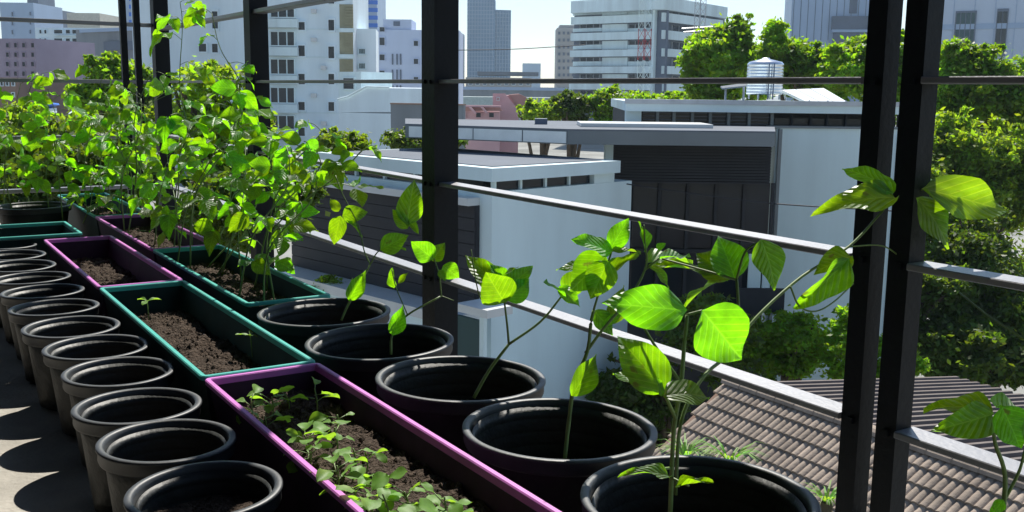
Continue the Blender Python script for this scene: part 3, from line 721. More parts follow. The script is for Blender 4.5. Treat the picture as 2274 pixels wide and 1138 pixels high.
# grey metal roof deck with deep fascia, bent at its corner
cA = at(1262, 287, 19.0); zf1 = cA.z; zf0 = at(1262, 321, 19.0).z
pl = [at(1722, 290, 19.0), at(1720, 280, 21.97), at(1400, 272, 22.55), at(1380, 270, 23.9), at(900, 270, 24.6), at(900, 285, 20.9), cA]
def slab(name, pts, z0, z1, mt, par):
    n = len(pts); v = [(p.x, p.y, z0) for p in pts] + [(p.x, p.y, z1) for p in pts]
    f = [tuple(range(n))[::-1], tuple(range(n, 2 * n))] + [(i, (i + 1) % n, n + (i + 1) % n, n + i) for i in range(n)]
    me = mesh(name, v, f, mt); bm = bmesh.new(); bm.from_mesh(me); bmesh.ops.recalc_face_normals(bm, faces=bm.faces[:]); bm.to_mesh(me); bm.free()
    return link(name, me, par)
slab('roof_deck', pl, zf0, zf1 - .03, M_greym, house)
slab('roof_sheet', [p + (Vector((0, 0, 0))) for p in pl], zf1 - .028, zf1, M_greyr, house)
ff = Face(1262, 19.0, 1722, 19.0, house)
fl = Face(900, 20.9, 1262, 19.0, house)
M_fasc_sunlit = mat('sunlit_fascia', (0.80, 0.83, 0.82), 0.4, 0.5, var=0.1, scale=2)  # left fascia face only: reflected sun put into a paler colour
fl.box('fascia_panel', 0.1, fl.len * .44, -0.02, -0.003, zf0 + .02, zf1 - .05, M_fasc_sunlit)
fl.box('fascia_panel', fl.len * .447, fl.len * .74, -0.02, -0.003, zf0 + .02, zf1 - .05, M_fasc_sunlit)
fl.box('fascia_panel', fl.len * .747, fl.len * .995, -0.02, -0.003, zf0 + .02, zf1 - .05, M_fasc_sunlit)
a0, _ = ff.uz(1300, 280); b0, _ = ff.uz(1612, 280)
ff.box('roof_light', a0, b0, 1.2, 2.6, zf1 + .002, zf1 + .075, M_panel)
a0, _ = ff.uz(1206, 275); ff.box('roof_vent', a0 - .1, a0 + .16, 2.4, 2.7, zf1 + .002, zf1 + .12, M_slate)
# dark louvred wall, glazing and balcony under the fascia
fd = Face(1360, 20.3, 1713, 20.3, house)
u0, u1, z0, z1 = fd.rect(1362, 322, 1713, 410)
fd.box('wall', u0, u1, 0.08, 1.2, z0, zf0 - .01, M_char)
n = 14
for i in range(n):
    zz = z0 + (zf0 - .03 - z0) * (i + .3) / n; fd.box('cladding_slat', u0 + .01, u1 - .01, 0.0, 0.075, zz, zz + (zf0 - z0) / n * .62, M_char)
fg = Face(1400, 20.9, 1713, 20.9, house)
u0, u1, zz0, zz1 = fg.rect(1400, 411, 1713, 700)
fg.box('wall', u0, u1, 0.5, 1.4, GROUND, z0 - .005, M_char)
for i in range(5):
    a = u0 + (u1 - u0) * i / 5; b = u0 + (u1 - u0) * (i + 1) / 5
    zz = fg.uz(1550, 560)[1]; _, zk = fg.uz(1550, 690)
    fg.box('window_pane', a + .05, b - .05, 0.18, 0.21, zz + .06, z0 - .02, M_glass); fg.box('window_pane', a + .05, b - .05, 0.18, 0.21, zk, zz - .06, M_glass)
    fg.box('mullion', b - .035, b + .035, 0.12, 0.175, zk, z0 - .02, M_char)
fg.box('transom', u0, u1, 0.09, 0.115, zz - .04, zz + .04, M_char)
w_, _, _, _ = fg.rect(1660, 560, 1712, 640)
fg.pbox('pane_reflection', 1662, 560, 1690, 640, 0.10, 0.16, M_white); fg.pbox('pane_reflection', 1694, 560, 1711, 640, 0.10, 0.16, M_white)  # white boxes painting the pale reflection in this window
fg.pbox('balcony_parapet', 1640, 642, 1742, 695, -1.0, -0.9, M_char)
fd.pbox('column', 1345, 318, 1362, 358, -0.3, 0.1, M_white)
# white box volume with the strip window
fb = Face(1095, 16.5, 1365, 18.6, house)
zt = at(1095, 373, 16.5).z; _, zw1 = fb.uz(1230, 384); _, zw0 = fb.uz(1230, 416); u_e, _ = fb.uz(1365, 380); u_e2, _ = fb.uz(1400, 500)
_, zs = fb.uz(1230, 405)
LB = 5.0
fb.box('wall', 0, u_e2, 0, 0.25, GROUND, zw0, M_white)
fb.box('wall', 0, 0.25, 0.252, LB, GROUND, zw0, M_white)
fb.box('wall', u_e2 - .25, u_e2, 0.252, LB, GROUND, zw0, M_white)
zp = zt - 0.22
uw1, _ = fb.uz(1320, 400)
fb.box('pier', uw1, u_e, 0.002, 0.25, zw0 + .002, zp - .002, M_white)
fb.box('roof_slab', -0.12, u_e + .02, -0.12, LB, zp, zt, M_white)
fb.box('roof_sheet', 0.10, u_e - .25, 0.10, LB - .25, zt + .002, zt + .014, M_greyr)
fb.box('inner_wall', 0.5, uw1, 0.6, LB - .3, zw0 - .1, zp - .003, M_char)
k = 4
for i in range(k):
    a = 0.12 + (uw1 - 0.12) * i / k; b = 0.12 + (uw1 - 0.12) * (i + 1) / k
    fb.box('window_pane', a + .02, b - .02, 0.10, 0.13, zw0 + .01, zp - .01, M_glass); fb.box('mullion', a - .025, a + .02, 0.05, 0.14, zw0 + .004, zp - .004, M_white)
for i in range(5):
    a = 0.3 + (LB - .5) * i / 5; b = 0.3 + (LB - .5) * (i + 1) / 5
    fb.box('window_pane', 0.10, 0.13, a + .03, b - .03, zw0 + .01, zp - .01, M_glass); fb.box('mullion', 0.04, 0.14, b - .03, b + .03, zw0 + .004, zp - .004, M_white)
# left side of the box: charcoal cladding between pale ledges, lower wall with a door
class FaceP(Face):
    def __init__(s, a, b, root):
        a = Vector((a.x, a.y, 0)); b = Vector((b.x, b.y, 0)); s.a = a; s.ux = (b - a).normalized(); s.n = Vector((-s.ux.y, s.ux.x, 0)); s.root = root; s.len = (b - a).length
        s.M = Matrix((s.ux, s.n, Z)).transposed().to_4x4(); s.M.translation = a
fc = FaceP(fb.M @ Vector((0, LB, 0)), fb.M @ Vector((0, 0, 0)), house)
zc1 = EYE - 1.90; zc0 = EYE - 3.66
fc.box('cladding', -1.0, fc.len - .30, -0.08, -0.003, zc0, zc1, M_char)
for i in range(8):
    zz = zc0 + (zc1 - zc0) * i / 8; fc.box('cladding_slat', -1.0, fc.len - .31, -0.11, -0.082, zz + .006, zz + (zc1 - zc0) / 8 - .006, M_char)
fc.box('ledge', -1.0, fc.len - .30, -0.26, -0.004, zc1 + .003, zc1 + .13, M_panel)
fc.box('parapet', -2.5, fc.len - .12, -0.75, -0.004, zc0 - .17, zc0 - .003, M_panel)
fc.box('wall', -2.5, fc.len - .14, -0.70, -0.006, GROUND, zc0 - .174, M_white)
fc.pbox('canopy', 1012, 682, 1082, 700, -1.25, -0.72, M_panel)
fc.pbox('door', 1014, 706, 1064, 800, -0.76, -0.71, M_tint); fc.pbox('door_frame', 1064.5, 704, 1074, 800, -0.78, -0.71, M_white)
zt_ = -5.2
ta = [at_z(560, 640, zt_), at_z(835, 668, zt_), at_z(822, 598, zt_), at_z(640, 590, zt_), at_z(540, 600, zt_)]
slab('terrace', ta, zt_ - .3, zt_, M_terr, house)
# water tank on the roof
tk = at(1696, 226, 25.5); R = (1735 - 1657) / 2 / FPX * 25.5; Hh = (222 - 146) / FPX * 25.5
zr = ft.uz(1700, 229)[1] + .06
tank = empty('water_tank', (tk.x, tk.y, zr), 'ribbed stainless steel water tank standing on the white house roof', 'water tank')
prof = []
for i in range(11):
    z = 0.12 + (Hh - .12) * i / 10; prof += [(R - .012, z), (R, z + Hh / 40), (R, z + Hh / 16)] if i < 10 else [(R, z), (R * .93, z + .03)]
link('shell', lathe('tank_shell', [(0, .12)] + prof, 40, M_steel), tank, False)
link('lid', lathe('tank_lid', [(R * .95, Hh + .02), (R * .9, Hh + .05), (R * .25, Hh + .12), (R * .2, Hh + .15), (0, Hh + .155)], 32, M_steel), tank, False)
for k in range(4):
    a = k * math.pi / 2 + .4; x, y = (R - .05) * math.cos(a), (R - .05) * math.sin(a)
    link('leg', mesh('tank_leg', *tube_mesh('', [Vector((x, y, 0.0)), Vector((x, y, .13))], .025, None), M_galv), tank, False)
for i in (-.12, .05):
    link('pipe', mesh('tank_pipe', *tube_mesh('', [Vector((i - R * .55, -R - .03, 0)), Vector((i - R * .55, -R - .03, Hh))], .018, None), M_slate), tank, False)
# solar heater panels
sp_ = empty('solar_panel', (*at(1800, 230, 24.0)[:2], zr), 'pale tilted solar water heater panel beside the roof water tank', 'solar panel')
q = [at(1735, 200, 26.2), at(1830, 196, 26.4), at(1890, 231, 23.6), at(1800, 231, 23.6)]
def quad_slab(name, q, th, mt, par):
    nn = (q[1] - q[0]).cross(q[3] - q[0]).normalized()
    if nn.z < 0: nn = -nn
    v = list(q) + [p - nn * th for p in q]
    f = [(0, 1, 2, 3), (7, 6, 5, 4)] + [(i, 4 + i, 4 + (i + 1) % 4, (i + 1) % 4) for i in range(4)]
    return link(name, mesh(name, v, f, mt), par)
def bil(q, a, b): return q[0].lerp(q[1], a).lerp(q[3].lerp(q[2], a), b)
for i in range(3):
    a, b = i / 3 + .01, (i + 1) / 3 - .01
    quad_slab('panel', [bil(q, a, 0), bil(q, b, 0), bil(q, b, 1), bil(q, a, 1)], .06, M_panel, sp_)
for a in (.05, .5, .95):
    for b_ in (.08, .9):
        p = bil(q, a, b_); multi_tube('leg', [([Vector((p.x, p.y, zr)), p - Z * .05], .02)], M_galv, sp_)
aw = empty('awning', at(1640, 192, 29), 'small grey sheet awning behind the roof water tank', 'awning')
quad_slab('sheet', [at(1600, 192, 29), at(1660, 184, 31), at(1662, 190, 29), at(1604, 196, 28)], .04, M_greyr, aw)
for px in (1612, 1652):
    p = at(px, 193, 28.6); multi_tube('leg', [([Vector((p.x, p.y, zr - 1.5)), p], .03)], M_galv, aw)

for px, z_ in ((1722, 287), (1988, 300)):
    pp = fw.uz(px, 400)[0]; fw.box('downpipe', pp, pp + .07, -.10, -.02, GROUND, fw.uz(px, z_)[1], M_greym)
fw.box('coping', 0.0, fw.len, -.05, .3, fw.uz(1800, 286)[1] + .003, fw.uz(1800, 286)[1] + .05, M_greym)
def cable(label, pts, r):
    o = multi_tube('cable', [(spline([at(*p) for p in pts], 8), r)], M_char, None, 4); tag(o, label, 'cable', 'overhead cables')
cable('thin overhead cable sagging across the dark glazing of the white house', [(1300, 395, 19.3), (1500, 425, 18.5), (1712, 452, 18.2), (2000, 470, 18)], .012)
cable('thin overhead cable crossing the sky between the towers and the office block', [(1000, 112, 70), (1130, 110, 70), (1240, 104, 70), (1300, 100, 70)], .03)
# ------------------------------------------------------------------ tiled house below
RX, RY, RZ = 10.396, 10.405, EYE - 4.2
th = empty('tiled_house', (RX, 7, GROUND), 'house with a brown tiled gable roof just below the deck', 'house')
PIT = math.radians(31.5); dn = Vector((-math.cos(PIT), 0, -math.sin(PIT))); nn = Vector((-math.sin(PIT), 0, math.cos(PIT)))
ROWS, TW, TR = 21, 0.21, 0.25
Ymin, Ymax = 1.4, RY
# underlay and walls
def wpoly(name, v, f, mt, par): return link(name, mesh(name, v, f, mt), par)
L = ROWS * TR
e = Vector((RX, 0, RZ)); lo = e + dn * L
quad_slab('roof_base', [Vector((RX, Ymin, RZ - .03)), Vector((RX, Ymax, RZ - .03)), Vector((lo.x, Ymax, lo.z - .03)), Vector((lo.x, Ymin, lo.z - .03))], .12, M_brown, th)
wbox('wall', lo.x + .5, 16.0, Ymin + .4, Ymax - .3, GROUND, lo.z - .05, M_white2, th)
# one tile: two rolls across, a thick lower edge
def tile_mesh():
    ns = 12; v = []; f = []
    for j, (t, lift) in enumerate(((0.0, 0.0), (1.10, 0.034))):
        for i in range(ns + 1):
            s = i / ns; h = 0.026 * abs(math.sin(math.pi * 2 * s)) ** 0.8
            v.append((s * TW * 1.0, t * TR, h + lift))
    for i in range(ns + 1):
        s = i / ns; h = 0.026 * abs(math.sin(math.pi * 2 * s)) ** 0.8
        v.append((s * TW, 1.10 * TR, h * .55 + 0.004))
    for j in range(2):
        for i in range(ns):
            a = j * (ns + 1) + i; f.append((a, a + 1, a + ns + 2, a + ns + 1) if j == 0 else (a, a + 1, a + ns + 2, a + ns + 1))
    return mesh('roof_tile', v, f, M_tile)
tm = tile_mesh()
basis = Matrix((Vector((0, -1, 0)), dn, nn)).transposed().to_4x4()
cells = []
for rI in range(ROWS):
    off = 0.5 * TW * (rI % 2)
    k = 0; y = Ymax - off
    while y - TW > Ymin:
        p = Vector((RX, y, RZ)) + dn * (rI * TR); cells.append((p, rI)); y -= TW
def proj(p):
    d = p - O; w = d.dot(CF); return W / 2 + FPX * d.dot(CR) / w, H / 2 - FPX * d.dot(CU) / w, w
def score(c):
    q = c[0] + Vector((0, -TW / 2, 0)) + dn * TR / 2; x, y, w = proj(q)
    hid = 0 if (1440 < x < 2300 and y < 1150) else 50
    if x < 1850 and y > 1000 + (x - 1500) * .36 and x > 1440: hid = 50
    if 1865 < x < 2005: hid = 50
    return hid + w
cells.sort(key=score)
for (p, rI) in cells[:300]:
    M = basis.copy(); M.translation = p + nn * 0.002 + Vector((0, 0, rnd.uniform(-.002, .003)))
    link('roof_tile', tm, th, True, M @ Matrix.Rotation(rnd.uniform(-.012, .012), 4, 'Z'))
V = []; Fc = []
tv = [v.co.copy() for v in tm.vertices]; tf = [tuple(p.vertices) for p in tm.polygons]
for (p, rI) in cells[300:]:
    M = basis.copy(); M.translation = p + nn * 0.002; o = len(V); V += [M @ v for v in tv]; Fc += [tuple(i + o for i in q) for q in tf]
tag(link('roof_tiles', mesh('roof_tiles', V, Fc, M_tile), th), kind='stuff')
# ridge tiles
k = 0; y = Ymax
rm = None
while y > Ymin + .3:
    if rm is None:
        v = []; f = []
        for j, (yy, s) in enumerate(((0, 1.0), (-.36, 1.08))):
            for i in range(7):
                a = math.pi * i / 6; v.append((.11 * s * math.cos(a), yy, .085 * s * math.sin(a)))
        for i in range(6): f.append((i, i + 1, i + 8, i + 7))
        rm = mesh('ridge_tile', v, f, M_tile)
    M = Matrix.Translation((RX, y, RZ + .0)); link('ridge_tile', rm, th, True, M); y -= .34
# low sheet roof on the far side, ribs running down the fall
ang = math.radians(7.2); X2 = 16.1
zfar = RZ - .08 - (X2 - RX) * math.tan(ang)
sv = [Vector((RX + .05, Ymax + .1, RZ - .08)), Vector((X2, Ymax + .1, zfar)), Vector((X2, Ymin, zfar)), Vector((RX + .05, Ymin, RZ - .08))]
quad_slab('sheet_roof', sv, .05, M_sheet, th)
y = Ymax + .05
rbv = [(0, 0, 0), (0, -.11, 0), (0, -.085, .05), (0, -.025, .05), (X2 - RX - .06, 0, zfar - RZ + .08), (X2 - RX - .06, -.11, zfar - RZ + .08), (X2 - RX - .06, -.085, zfar - RZ + .13), (X2 - RX - .06, -.025, zfar - RZ + .13)]
rbm = mesh('roof_rib', rbv, [(0, 1, 2, 3), (7, 6, 5, 4), (0, 3, 7, 4), (3, 2, 6, 7), (2, 1, 5, 6)], M_sheet)
while y > Ymin + .3:
    link('roof_rib', rbm, th, True, Matrix.Translation((RX + .05, y, RZ - .078))); y -= .2

# ------------------------------------------------------------------ city buildings
KF = 2.1      # the city beyond the house stands this much farther than the first depths given below
def bldg(name, label, pl, wl_, pr, wr, top, depth, mt, cat='building'):
    wl_ *= KF; wr *= KF
    root = empty(name, (*at((pl + pr) / 2, 200, (wl_ + wr) / 2)[:2], GROUND), label, cat)
    f = Face(pl, wl_, pr, wr, root); _, z1 = f.uz(pl, top); f.z1 = z1
    f.box('wall', 0, f.len, 0, depth, GROUND, z1, mt); return f
# white apartment block
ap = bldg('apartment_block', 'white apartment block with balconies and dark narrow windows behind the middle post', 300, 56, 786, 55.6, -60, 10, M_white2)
for y0, y1 in ((47, 70), (98, 129), (161, 191), (224, 248), (281, 305)): ap.window(661, y0, 680, y1, M_white2, M_glass, .25, .12)
for y0, y1 in ((0, 10), (41, 72), (100, 134), (161, 191), (224, 250), (281, 310)): ap.window(728, y0, 745, y1, M_white2, M_glass, .25, .12)
for y0, y1 in ((20, 41), (70, 104), (131, 167), (194, 231), (256, 289)):
    ap.window(600, y0, 657, y1, M_white, M_glass, .3, .05, 'balcony_window', 2)
    ap.pbox('balcony_slab', 590, y1 + 1, 660, y1 + 20, -0.9, -0.02, M_white)
    ap.pbox('balcony_rail', 590, y1 - 3, 660, y1 - 1, -0.9, -0.85, M_white)
for y0, y1 in ((10, 63), (72, 121), (132, 178)):
    ap.pbox('louver_screen', 754, y0, 784, y1, -0.06, 0.1, M_khaki)
    for k in range(8):
        yy = y0 + (y1 - y0) * k / 8; ap.pbox('louver', 766, yy + 1, 783, yy + (y1 - y0) / 8 - 1.5, -0.22, -0.1, M_khaki)
    ap.pbox('floor_slab', 751, y1, 787, y1 + 9, -0.4, -0.01, M_white)
for y0, y1 in ((20, 70), (95, 120)): ap.window(470, y0, 487, y1, M_white2, M_glass, .25, .12)
ap.window(440, 95, 462, 118, M_white2, M_glass, .25, .12)
for (x, y) in ((690, 84), (712, 146), (690, 208), (712, 270), (690, 20)): ap.pbox('air_conditioner', x, y, x + 11, y + 9, -.6, -.05, M_panel)
for y in (60, 122, 184, 246): ap.pbox('string_course', 590, y + 4, 752, y + 5.5, -.08, -.003, M_white)
aw2 = bldg('apartment_wing', 'lower white wing on the right of the apartment block', 786.5, 56.6, 836, 56.7, 64, 6, M_white2)
for y0, y1 in ((108, 121), (140, 154)):
    aw2.window(796, y0, 812, y1, M_white, M_tint, .2, .1, 'window', 3); aw2.pbox('sill', 794, y1, 814, y1 + 2, -.3, -.01, M_white)
for i, (pl, pr, tp) in enumerate(((752, 802, 160),)):
    sh = bldg('rooftop_shed', 'small white rooftop shed below the louvred stairwell', pl, 47, pr, 46, tp, 4, M_white)
    sh.window(762, 172, 790, 200, M_white, M_glass, .15, .08)
ga = bldg('gabled_building', 'pale plain gable-ended building in front of the apartment block', 752, 44, 866, 43, 250, 10, M_white2)
gl = [ga.uz(752, 250), ga.uz(752, 222), ga.uz(775, 216), ga.uz(815, 194), ga.uz(866, 196), ga.uz(866, 250)]
gv = [ga.M @ Vector((u, d, z)) for d in (0.0, 10.0) for u, z in gl]
n = 6; gm = mesh('gable', gv, [tuple(range(n)), tuple(range(n, 2 * n))[::-1]] + [(i, n + i, n + (i + 1) % n, (i + 1) % n) for i in range(n)], M_white2); link('gable', gm, ga.root)
lp = [ga.M @ Vector((u, d, z + .05)) for d in (-.15,) for u, z in gl[1:5]]
multi_tube('coping', [(lp, .09)], M_white, ga.root, 5, False)
dw = bldg('dark_wall', 'dark grey weathered wall beside the gabled white building', 867, 41, 1030, 40, 232, 0.4, M_conc, 'wall'); dw.root['kind'] = 'thing'
dw.box('coping', 0, dw.len, -.1, .5, dw.z1 + .003, dw.z1 + .12, M_brown)
# lilac block, its roof room
li = bldg('lilac_block', 'lilac grey apartment block left of the wide post', 838, 75, 1020, 75, 66, 12, M_lilac)
u0, u1, z0, z1 = li.rect(850, 43, 913, 66); li.box('roof_room', u0, u1, .5, 8, li.z1 + .002, z1, M_lilac)
u0, u1, z0, z1 = li.rect(874, 48, 888, 58, .5); li.box('roof_room_window', u0, u1, .3, .49, z0, z1, M_slate)
for y0, y1 in ((60, 72), (82, 103), (120, 136), (156, 170)): li.window(842, y0, 856, y1, M_lilac, M_glass, .3, .1)
for y0 in (120, 155, 190):
    for x in (870, 880, 888): li.pbox('pipe_shaft', x, y0, x + 3, y0 + 24, -.2, -.01, M_slate)
for y0 in (90, 130, 170, 210): li.window(918, y0, 930, y0 + 14, M_lilac, M_glass, .3, .1)
# blue striped towers
def striped(label, pl, pr, top, w, bands, mt=M_blue):
    f = bldg('striped_tower', label, pl, w, pr, w, top, 20, M_bluegrey)
    y = top + 3
    while y < bands: f.pbox('glass_band', pl + .3, y, pr - .3, y + 9, -.25, -.01, mt); y += 17
    return f
striped('tower with bright blue glass bands above the apartment wing', 786, 839, -70, 140, 90)
striped('blue glass tower beside the corner post at the left', 286, 345, -60, 150, 60)
# far glass towers
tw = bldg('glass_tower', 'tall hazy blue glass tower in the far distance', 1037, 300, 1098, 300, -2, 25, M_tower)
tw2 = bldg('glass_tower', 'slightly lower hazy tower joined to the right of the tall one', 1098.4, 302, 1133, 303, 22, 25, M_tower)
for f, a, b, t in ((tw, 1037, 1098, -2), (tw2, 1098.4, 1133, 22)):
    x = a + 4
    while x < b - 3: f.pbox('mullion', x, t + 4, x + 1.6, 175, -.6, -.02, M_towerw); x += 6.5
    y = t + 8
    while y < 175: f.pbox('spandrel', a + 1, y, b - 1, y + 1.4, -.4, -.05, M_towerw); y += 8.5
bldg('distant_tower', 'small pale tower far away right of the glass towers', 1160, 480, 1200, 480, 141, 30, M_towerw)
bldg('distant_tower', 'pale slab tower showing just right of the wide post', 1000, 300, 1028, 300, 75, 20, M_bluegrey)
# beige tower
be = bldg('beige_tower', 'beige tower with rows of small square windows left of the office block', 1235, 200, 1290, 200, 62, 20, M_beige)
be.pbox('crown', 1243, 56, 1290, 62, 1, 15, M_beige)
for r_ in range(9):
    for x in (1239, 1249, 1259, 1269):
        be.window(x, 70 + r_ * 15.5, x + 6, 78 + r_ * 15.5, M_beige, M_slate, .4, .08)
# white office block with spandrel bands
ob = bldg('office_block', 'white office block with horizontal balcony bands and a dark corner shaft', 1272, 93, 1450, 88, 30, 3, M_slate)
ob2 = Face(1478, 88.6 * KF, 1603, 97 * KF, ob.root)
_, zt2 = ob2.uz(1478, 22); ob2.box('wall', 0, ob2.len, 0.02, 3, GROUND, zt2, M_slate)
ob.pbox('corner_shaft', 1450, -4, 1478, 260, -0.3, 0.4, M_slate); ob.pbox('corner_fin', 1446, -4, 1451, 260, -1.2, -0.02, M_white)
rs = [at(1268, 8, 91.8 * KF), at(1455, 2, 86.6 * KF), at(1482, 2, 86.8 * KF), at(1616, 20, 96.4 * KF), at(1560, 5, 108 * KF), at(1330, 5, 108 * KF)]
slab('roof_slab', rs, at(1450, 22, 87 * KF).z, at(1450, -6, 87 * KF).z, M_white, ob.root)
for y0, y1 in ((35, 52), (72, 89), (111, 126), (148, 163), (185, 200), (222, 240)):
    ob.pbox('spandrel', 1268 + (y0 - 35) * -.03, y0, 1447, y1, -1.4, -.9, M_white); ob.pbox('balcony_floor', 1270, y1 - 2, 1447, y1, -.89, -.02, M_conc)
    ob2.pbox('spandrel', 1474, y0 + 2, 1606, y1 + 4, -1.2, -.7, M_white); ob2.pbox('balcony_floor', 1476, y1 + 1, 1604, y1 + 3, -.69, -.01, M_conc)
for y0, y1 in ((14, 34), (54, 71), (91, 110), (128, 147), (165, 184), (202, 221)):
    ob.pbox('wall_panel', 1337, y0, 1393, y1, -.35, -.02, M_white); ob.pbox('wall_panel', 1272, y0 + 9, 1336, y1, -.2, -.02, M_white); ob.pbox('wall_panel', 1394, y0 + 9, 1446, y1, -.2, -.02, M_white)
    for x0, x1 in ((1287, 1334), (1395, 1444)): ob.window(x0, y0, x1, y0 + 9, M_conc, M_glass, .12, .06, 'window', 2)
    for x0, x1 in ((1490, 1540), (1545, 1597)): ob2.window(x0, y0 + 4, x1, y1 + 2, M_conc, M_glass, .12, .05, 'window', 2)
# viaduct and low buildings
vd = bldg('viaduct', 'grey elevated railway viaduct crossing the middle distance', 990, 130, 1300, 130, 199, 9, M_conc, 'viaduct')
vd.pbox('parapet', 990, 194, 1300, 201, -.5, -.02, M_bluegrey)
st = bldg('station', 'low pale station building with a sheltering roof by the viaduct', 1034, 150, 1180, 150, 172, 12, M_beige)
st.pbox('roof', 1060, 160, 1196, 168, -3, 12, M_greyr)
for x in range(1040, 1176, 16): st.window(x, 178, x + 9, 190, M_white, M_slate, .2, .1)
bldg('warehouse', 'pale green low warehouse wall behind the pink houses', 1010, 95, 1250, 95, 215, 10, mat('pale_green', (.42, .5, .47), .8, dirt=.1))
# pink houses
pk = bldg('pink_house', 'pink terraced house with a stepped sloping parapet', 1098, 52, 1152, 52, 212, 8, M_pinkh)
q = [pk.uz(1095, 208), pk.uz(1122, 208), pk.uz(1152, 244), pk.uz(1152, 275), pk.uz(1095, 275)]
def prism(f, pts, d0, d1, name, mt):
    v = [f.M @ Vector((u, d, z)) for d in (d0, d1) for u, z in pts]; n = len(pts)
    return link(name, mesh(name, v, [tuple(range(n)), tuple(range(n, 2 * n))[::-1]] + [(i, n + i, n + (i + 1) % n, (i + 1) % n) for i in range(n)], mt), f.root)
prism(pk, q, -1.5, -1.2, 'parapet', M_pinkh)
prism(pk, [pk.uz(1130, 211), pk.uz(1152, 209), pk.uz(1170, 217), pk.uz(1170, 232), pk.uz(1160, 238), pk.uz(1148, 236)], -1.1, 6, 'roof', M_pinkr)
pk.window(1103, 216, 1110, 224, M_white, M_slate, 1.65, .1)
pk2 = bldg('pink_house', 'low pink house with slanting dormers beside the wide post', 940, 50, 1110, 50, 246, 8, M_pinkh)
pk2.pbox('roof_edge', 940, 234, 1112, 238, -.8, .2, M_pinkh)
for x in (1042, 1068):
    prism(pk2, [pk2.uz(x, 238), pk2.uz(x + 5, 238), pk2.uz(x + 18, 252), pk2.uz(x + 12, 252)], -1.4, -.1, 'dormer_wall', M_pinkh)
prism(pk2, [pk2.uz(1000, 238), pk2.uz(1110, 238), pk2.uz(1116, 247), pk2.uz(996, 247)], -.4, -.05, 'roof', M_pinkr)
for x in (1022, 1056, 1085): pk2.window(x, 250, x + 13, 262, M_pinkh, M_glass, .2, .1)
# right-hand buildings behind the trees
rb = bldg('panel_building', 'blue grey panelled building behind the tall trees', 1748, 110, 1990, 108, -40, 20, M_bluegrey)
for x in range(1762, 1985, 16): rb.pbox('panel_joint', x, -40, x + 1, 90, -.1, -.01, M_slate)
rb.pbox('dark_volume', 1848, 36, 1990, 66, -1.5, -.02, M_slate); rb.pbox('roof_edge', 1848, 66, 1990, 72, -1.9, -.02, M_bluegrey); rb.pbox('dark_volume', 1850, 73, 1990, 120, -1.5, -.02, M_slate)
rb.pbox('window_strip', 1888, -40, 1905, 30, -.2, -.01, M_slate)
rc = bldg('clinic_building', 'large pale blue building with two tall dark windows at the upper right', 2040, 104, 2420, 96, -60, 20, mat('pale_blue_panel', (.48, .55, .66), .6, var=.05, scale=.2, streak=True))
for x in range(2070, 2400, 46): rc.pbox('panel_joint', x, -60, x + 1.2, 150, -.1, -.01, M_bluegrey)
rc.pbox('floor_band', 2050, 52, 2400, 64, -.2, -.01, M_bluegrey)
rc.window(2120, 25, 2166, 110, M_slate, M_tint, .35, .05, 'window', 3); rc.window(2211, 20, 2236, 125, M_slate, M_glass, .35, .06, 'window', 1)
# left-hand buildings
l1 = bldg('pale_tower', 'pale blue-grey tower block at the upper left edge', 12, 150, 86, 150, 6, 20, M_bluegrey)
for y0 in (26, 46, 66): l1.window(26, y0, 31, y0 + 12, M_bluegrey, M_slate, .3, .1); l1.window(66, y0, 70, y0 + 10, M_bluegrey, M_slate, .3, .1)
bldg('slate_tower', 'dark slate tower with stepped top behind the pale tower', 84, 170, 142, 170, 22, 20, M_slate).pbox('upper_block', 60, -30, 84, 22, 2, 15, M_slate)
l2 = bldg('white_flats', 'white flats with dark strip windows at the left', 86, 85, 260, 84, 62, 14, M_white2)
for r_ in range(9):
    y0 = 66 + r_ * 19
    for x0, x1 in ((88, 94), (99, 107), (119, 142), (146, 158), (160, 176)):
        if r_ < 3 and x0 in (99,): x1 = 105
        l2.window(x0, y0, x1, y0 + 10, M_white2, M_glass, .2, .1)
    l2.pbox('floor_band', 118, y0 + 12, 180, y0 + 15, -.5, -.01, M_white)
for x0 in (193, 226): l2.window(x0, 120, x0 + 16, 160, M_white2, M_glass, .2, .08, 'window', 1)
bldg('beige_penthouse', 'pale beige flat-roofed block above the white flats', 158, 120, 230, 120, 29, 14, mat('pale_beige', (.52, .5, .42), .8, dirt=.1))
vr = bldg('road_bridge', 'grey elevated road deck beside the corner post', 176, 78, 420, 70, 66, 6, M_conc, 'road bridge')
vr.pbox('parapet', 176, 60, 420, 68, -.4, -.02, M_bluegrey); vr.pbox('underside', 230, 90, 420, 110, -.4, -.02, M_slate)
l3 = bldg('mauve_flats', 'mauve flats with small dark windows at the left edge', -60, 62, 84, 61, 86, 12, M_purple)
for r_ in range(7):
    y0 = 95 + r_ * 21
    for x0 in (14, 32, 50, 70): l3.window(x0, y0, x0 + 8, y0 + 12, M_purple, M_glass, .15, .1)
l4 = bldg('brown_house', 'brown brick house at the left edge below the mauve flats', -60, 50, 40, 49, 172, 8, M_brown)
for y0 in (180, 205):
    for x0 in (2, 14, 27): l4.window(x0, y0, x0 + 7, y0 + 12, M_white2, M_glass, .12, .12)
fr = empty('blue_roof_shed', at(80, 236, 40), 'shed with a blue sheet roof left of the trees', 'shed')
quad_slab('roof', [at(62, 240, 40), at(96, 226, 41), at(130, 230, 44), at(92, 243, 43)], .08, M_blue, fr)
slab('wall', [at(64, 240, 40.1), at(94, 240, 41), at(126, 240, 43.8), at(92, 240, 43)], GROUND, at(64, 244, 40.1).z, M_white2, fr)
te = empty('white_canopy', at(215, 245, 38), 'white tent-like roof among the trees at the left', 'canopy')
quad_slab('roof', [at(152, 252, 38), at(180, 232, 40), at(205, 248, 41), at(188, 256, 38)], .06, M_white, te)
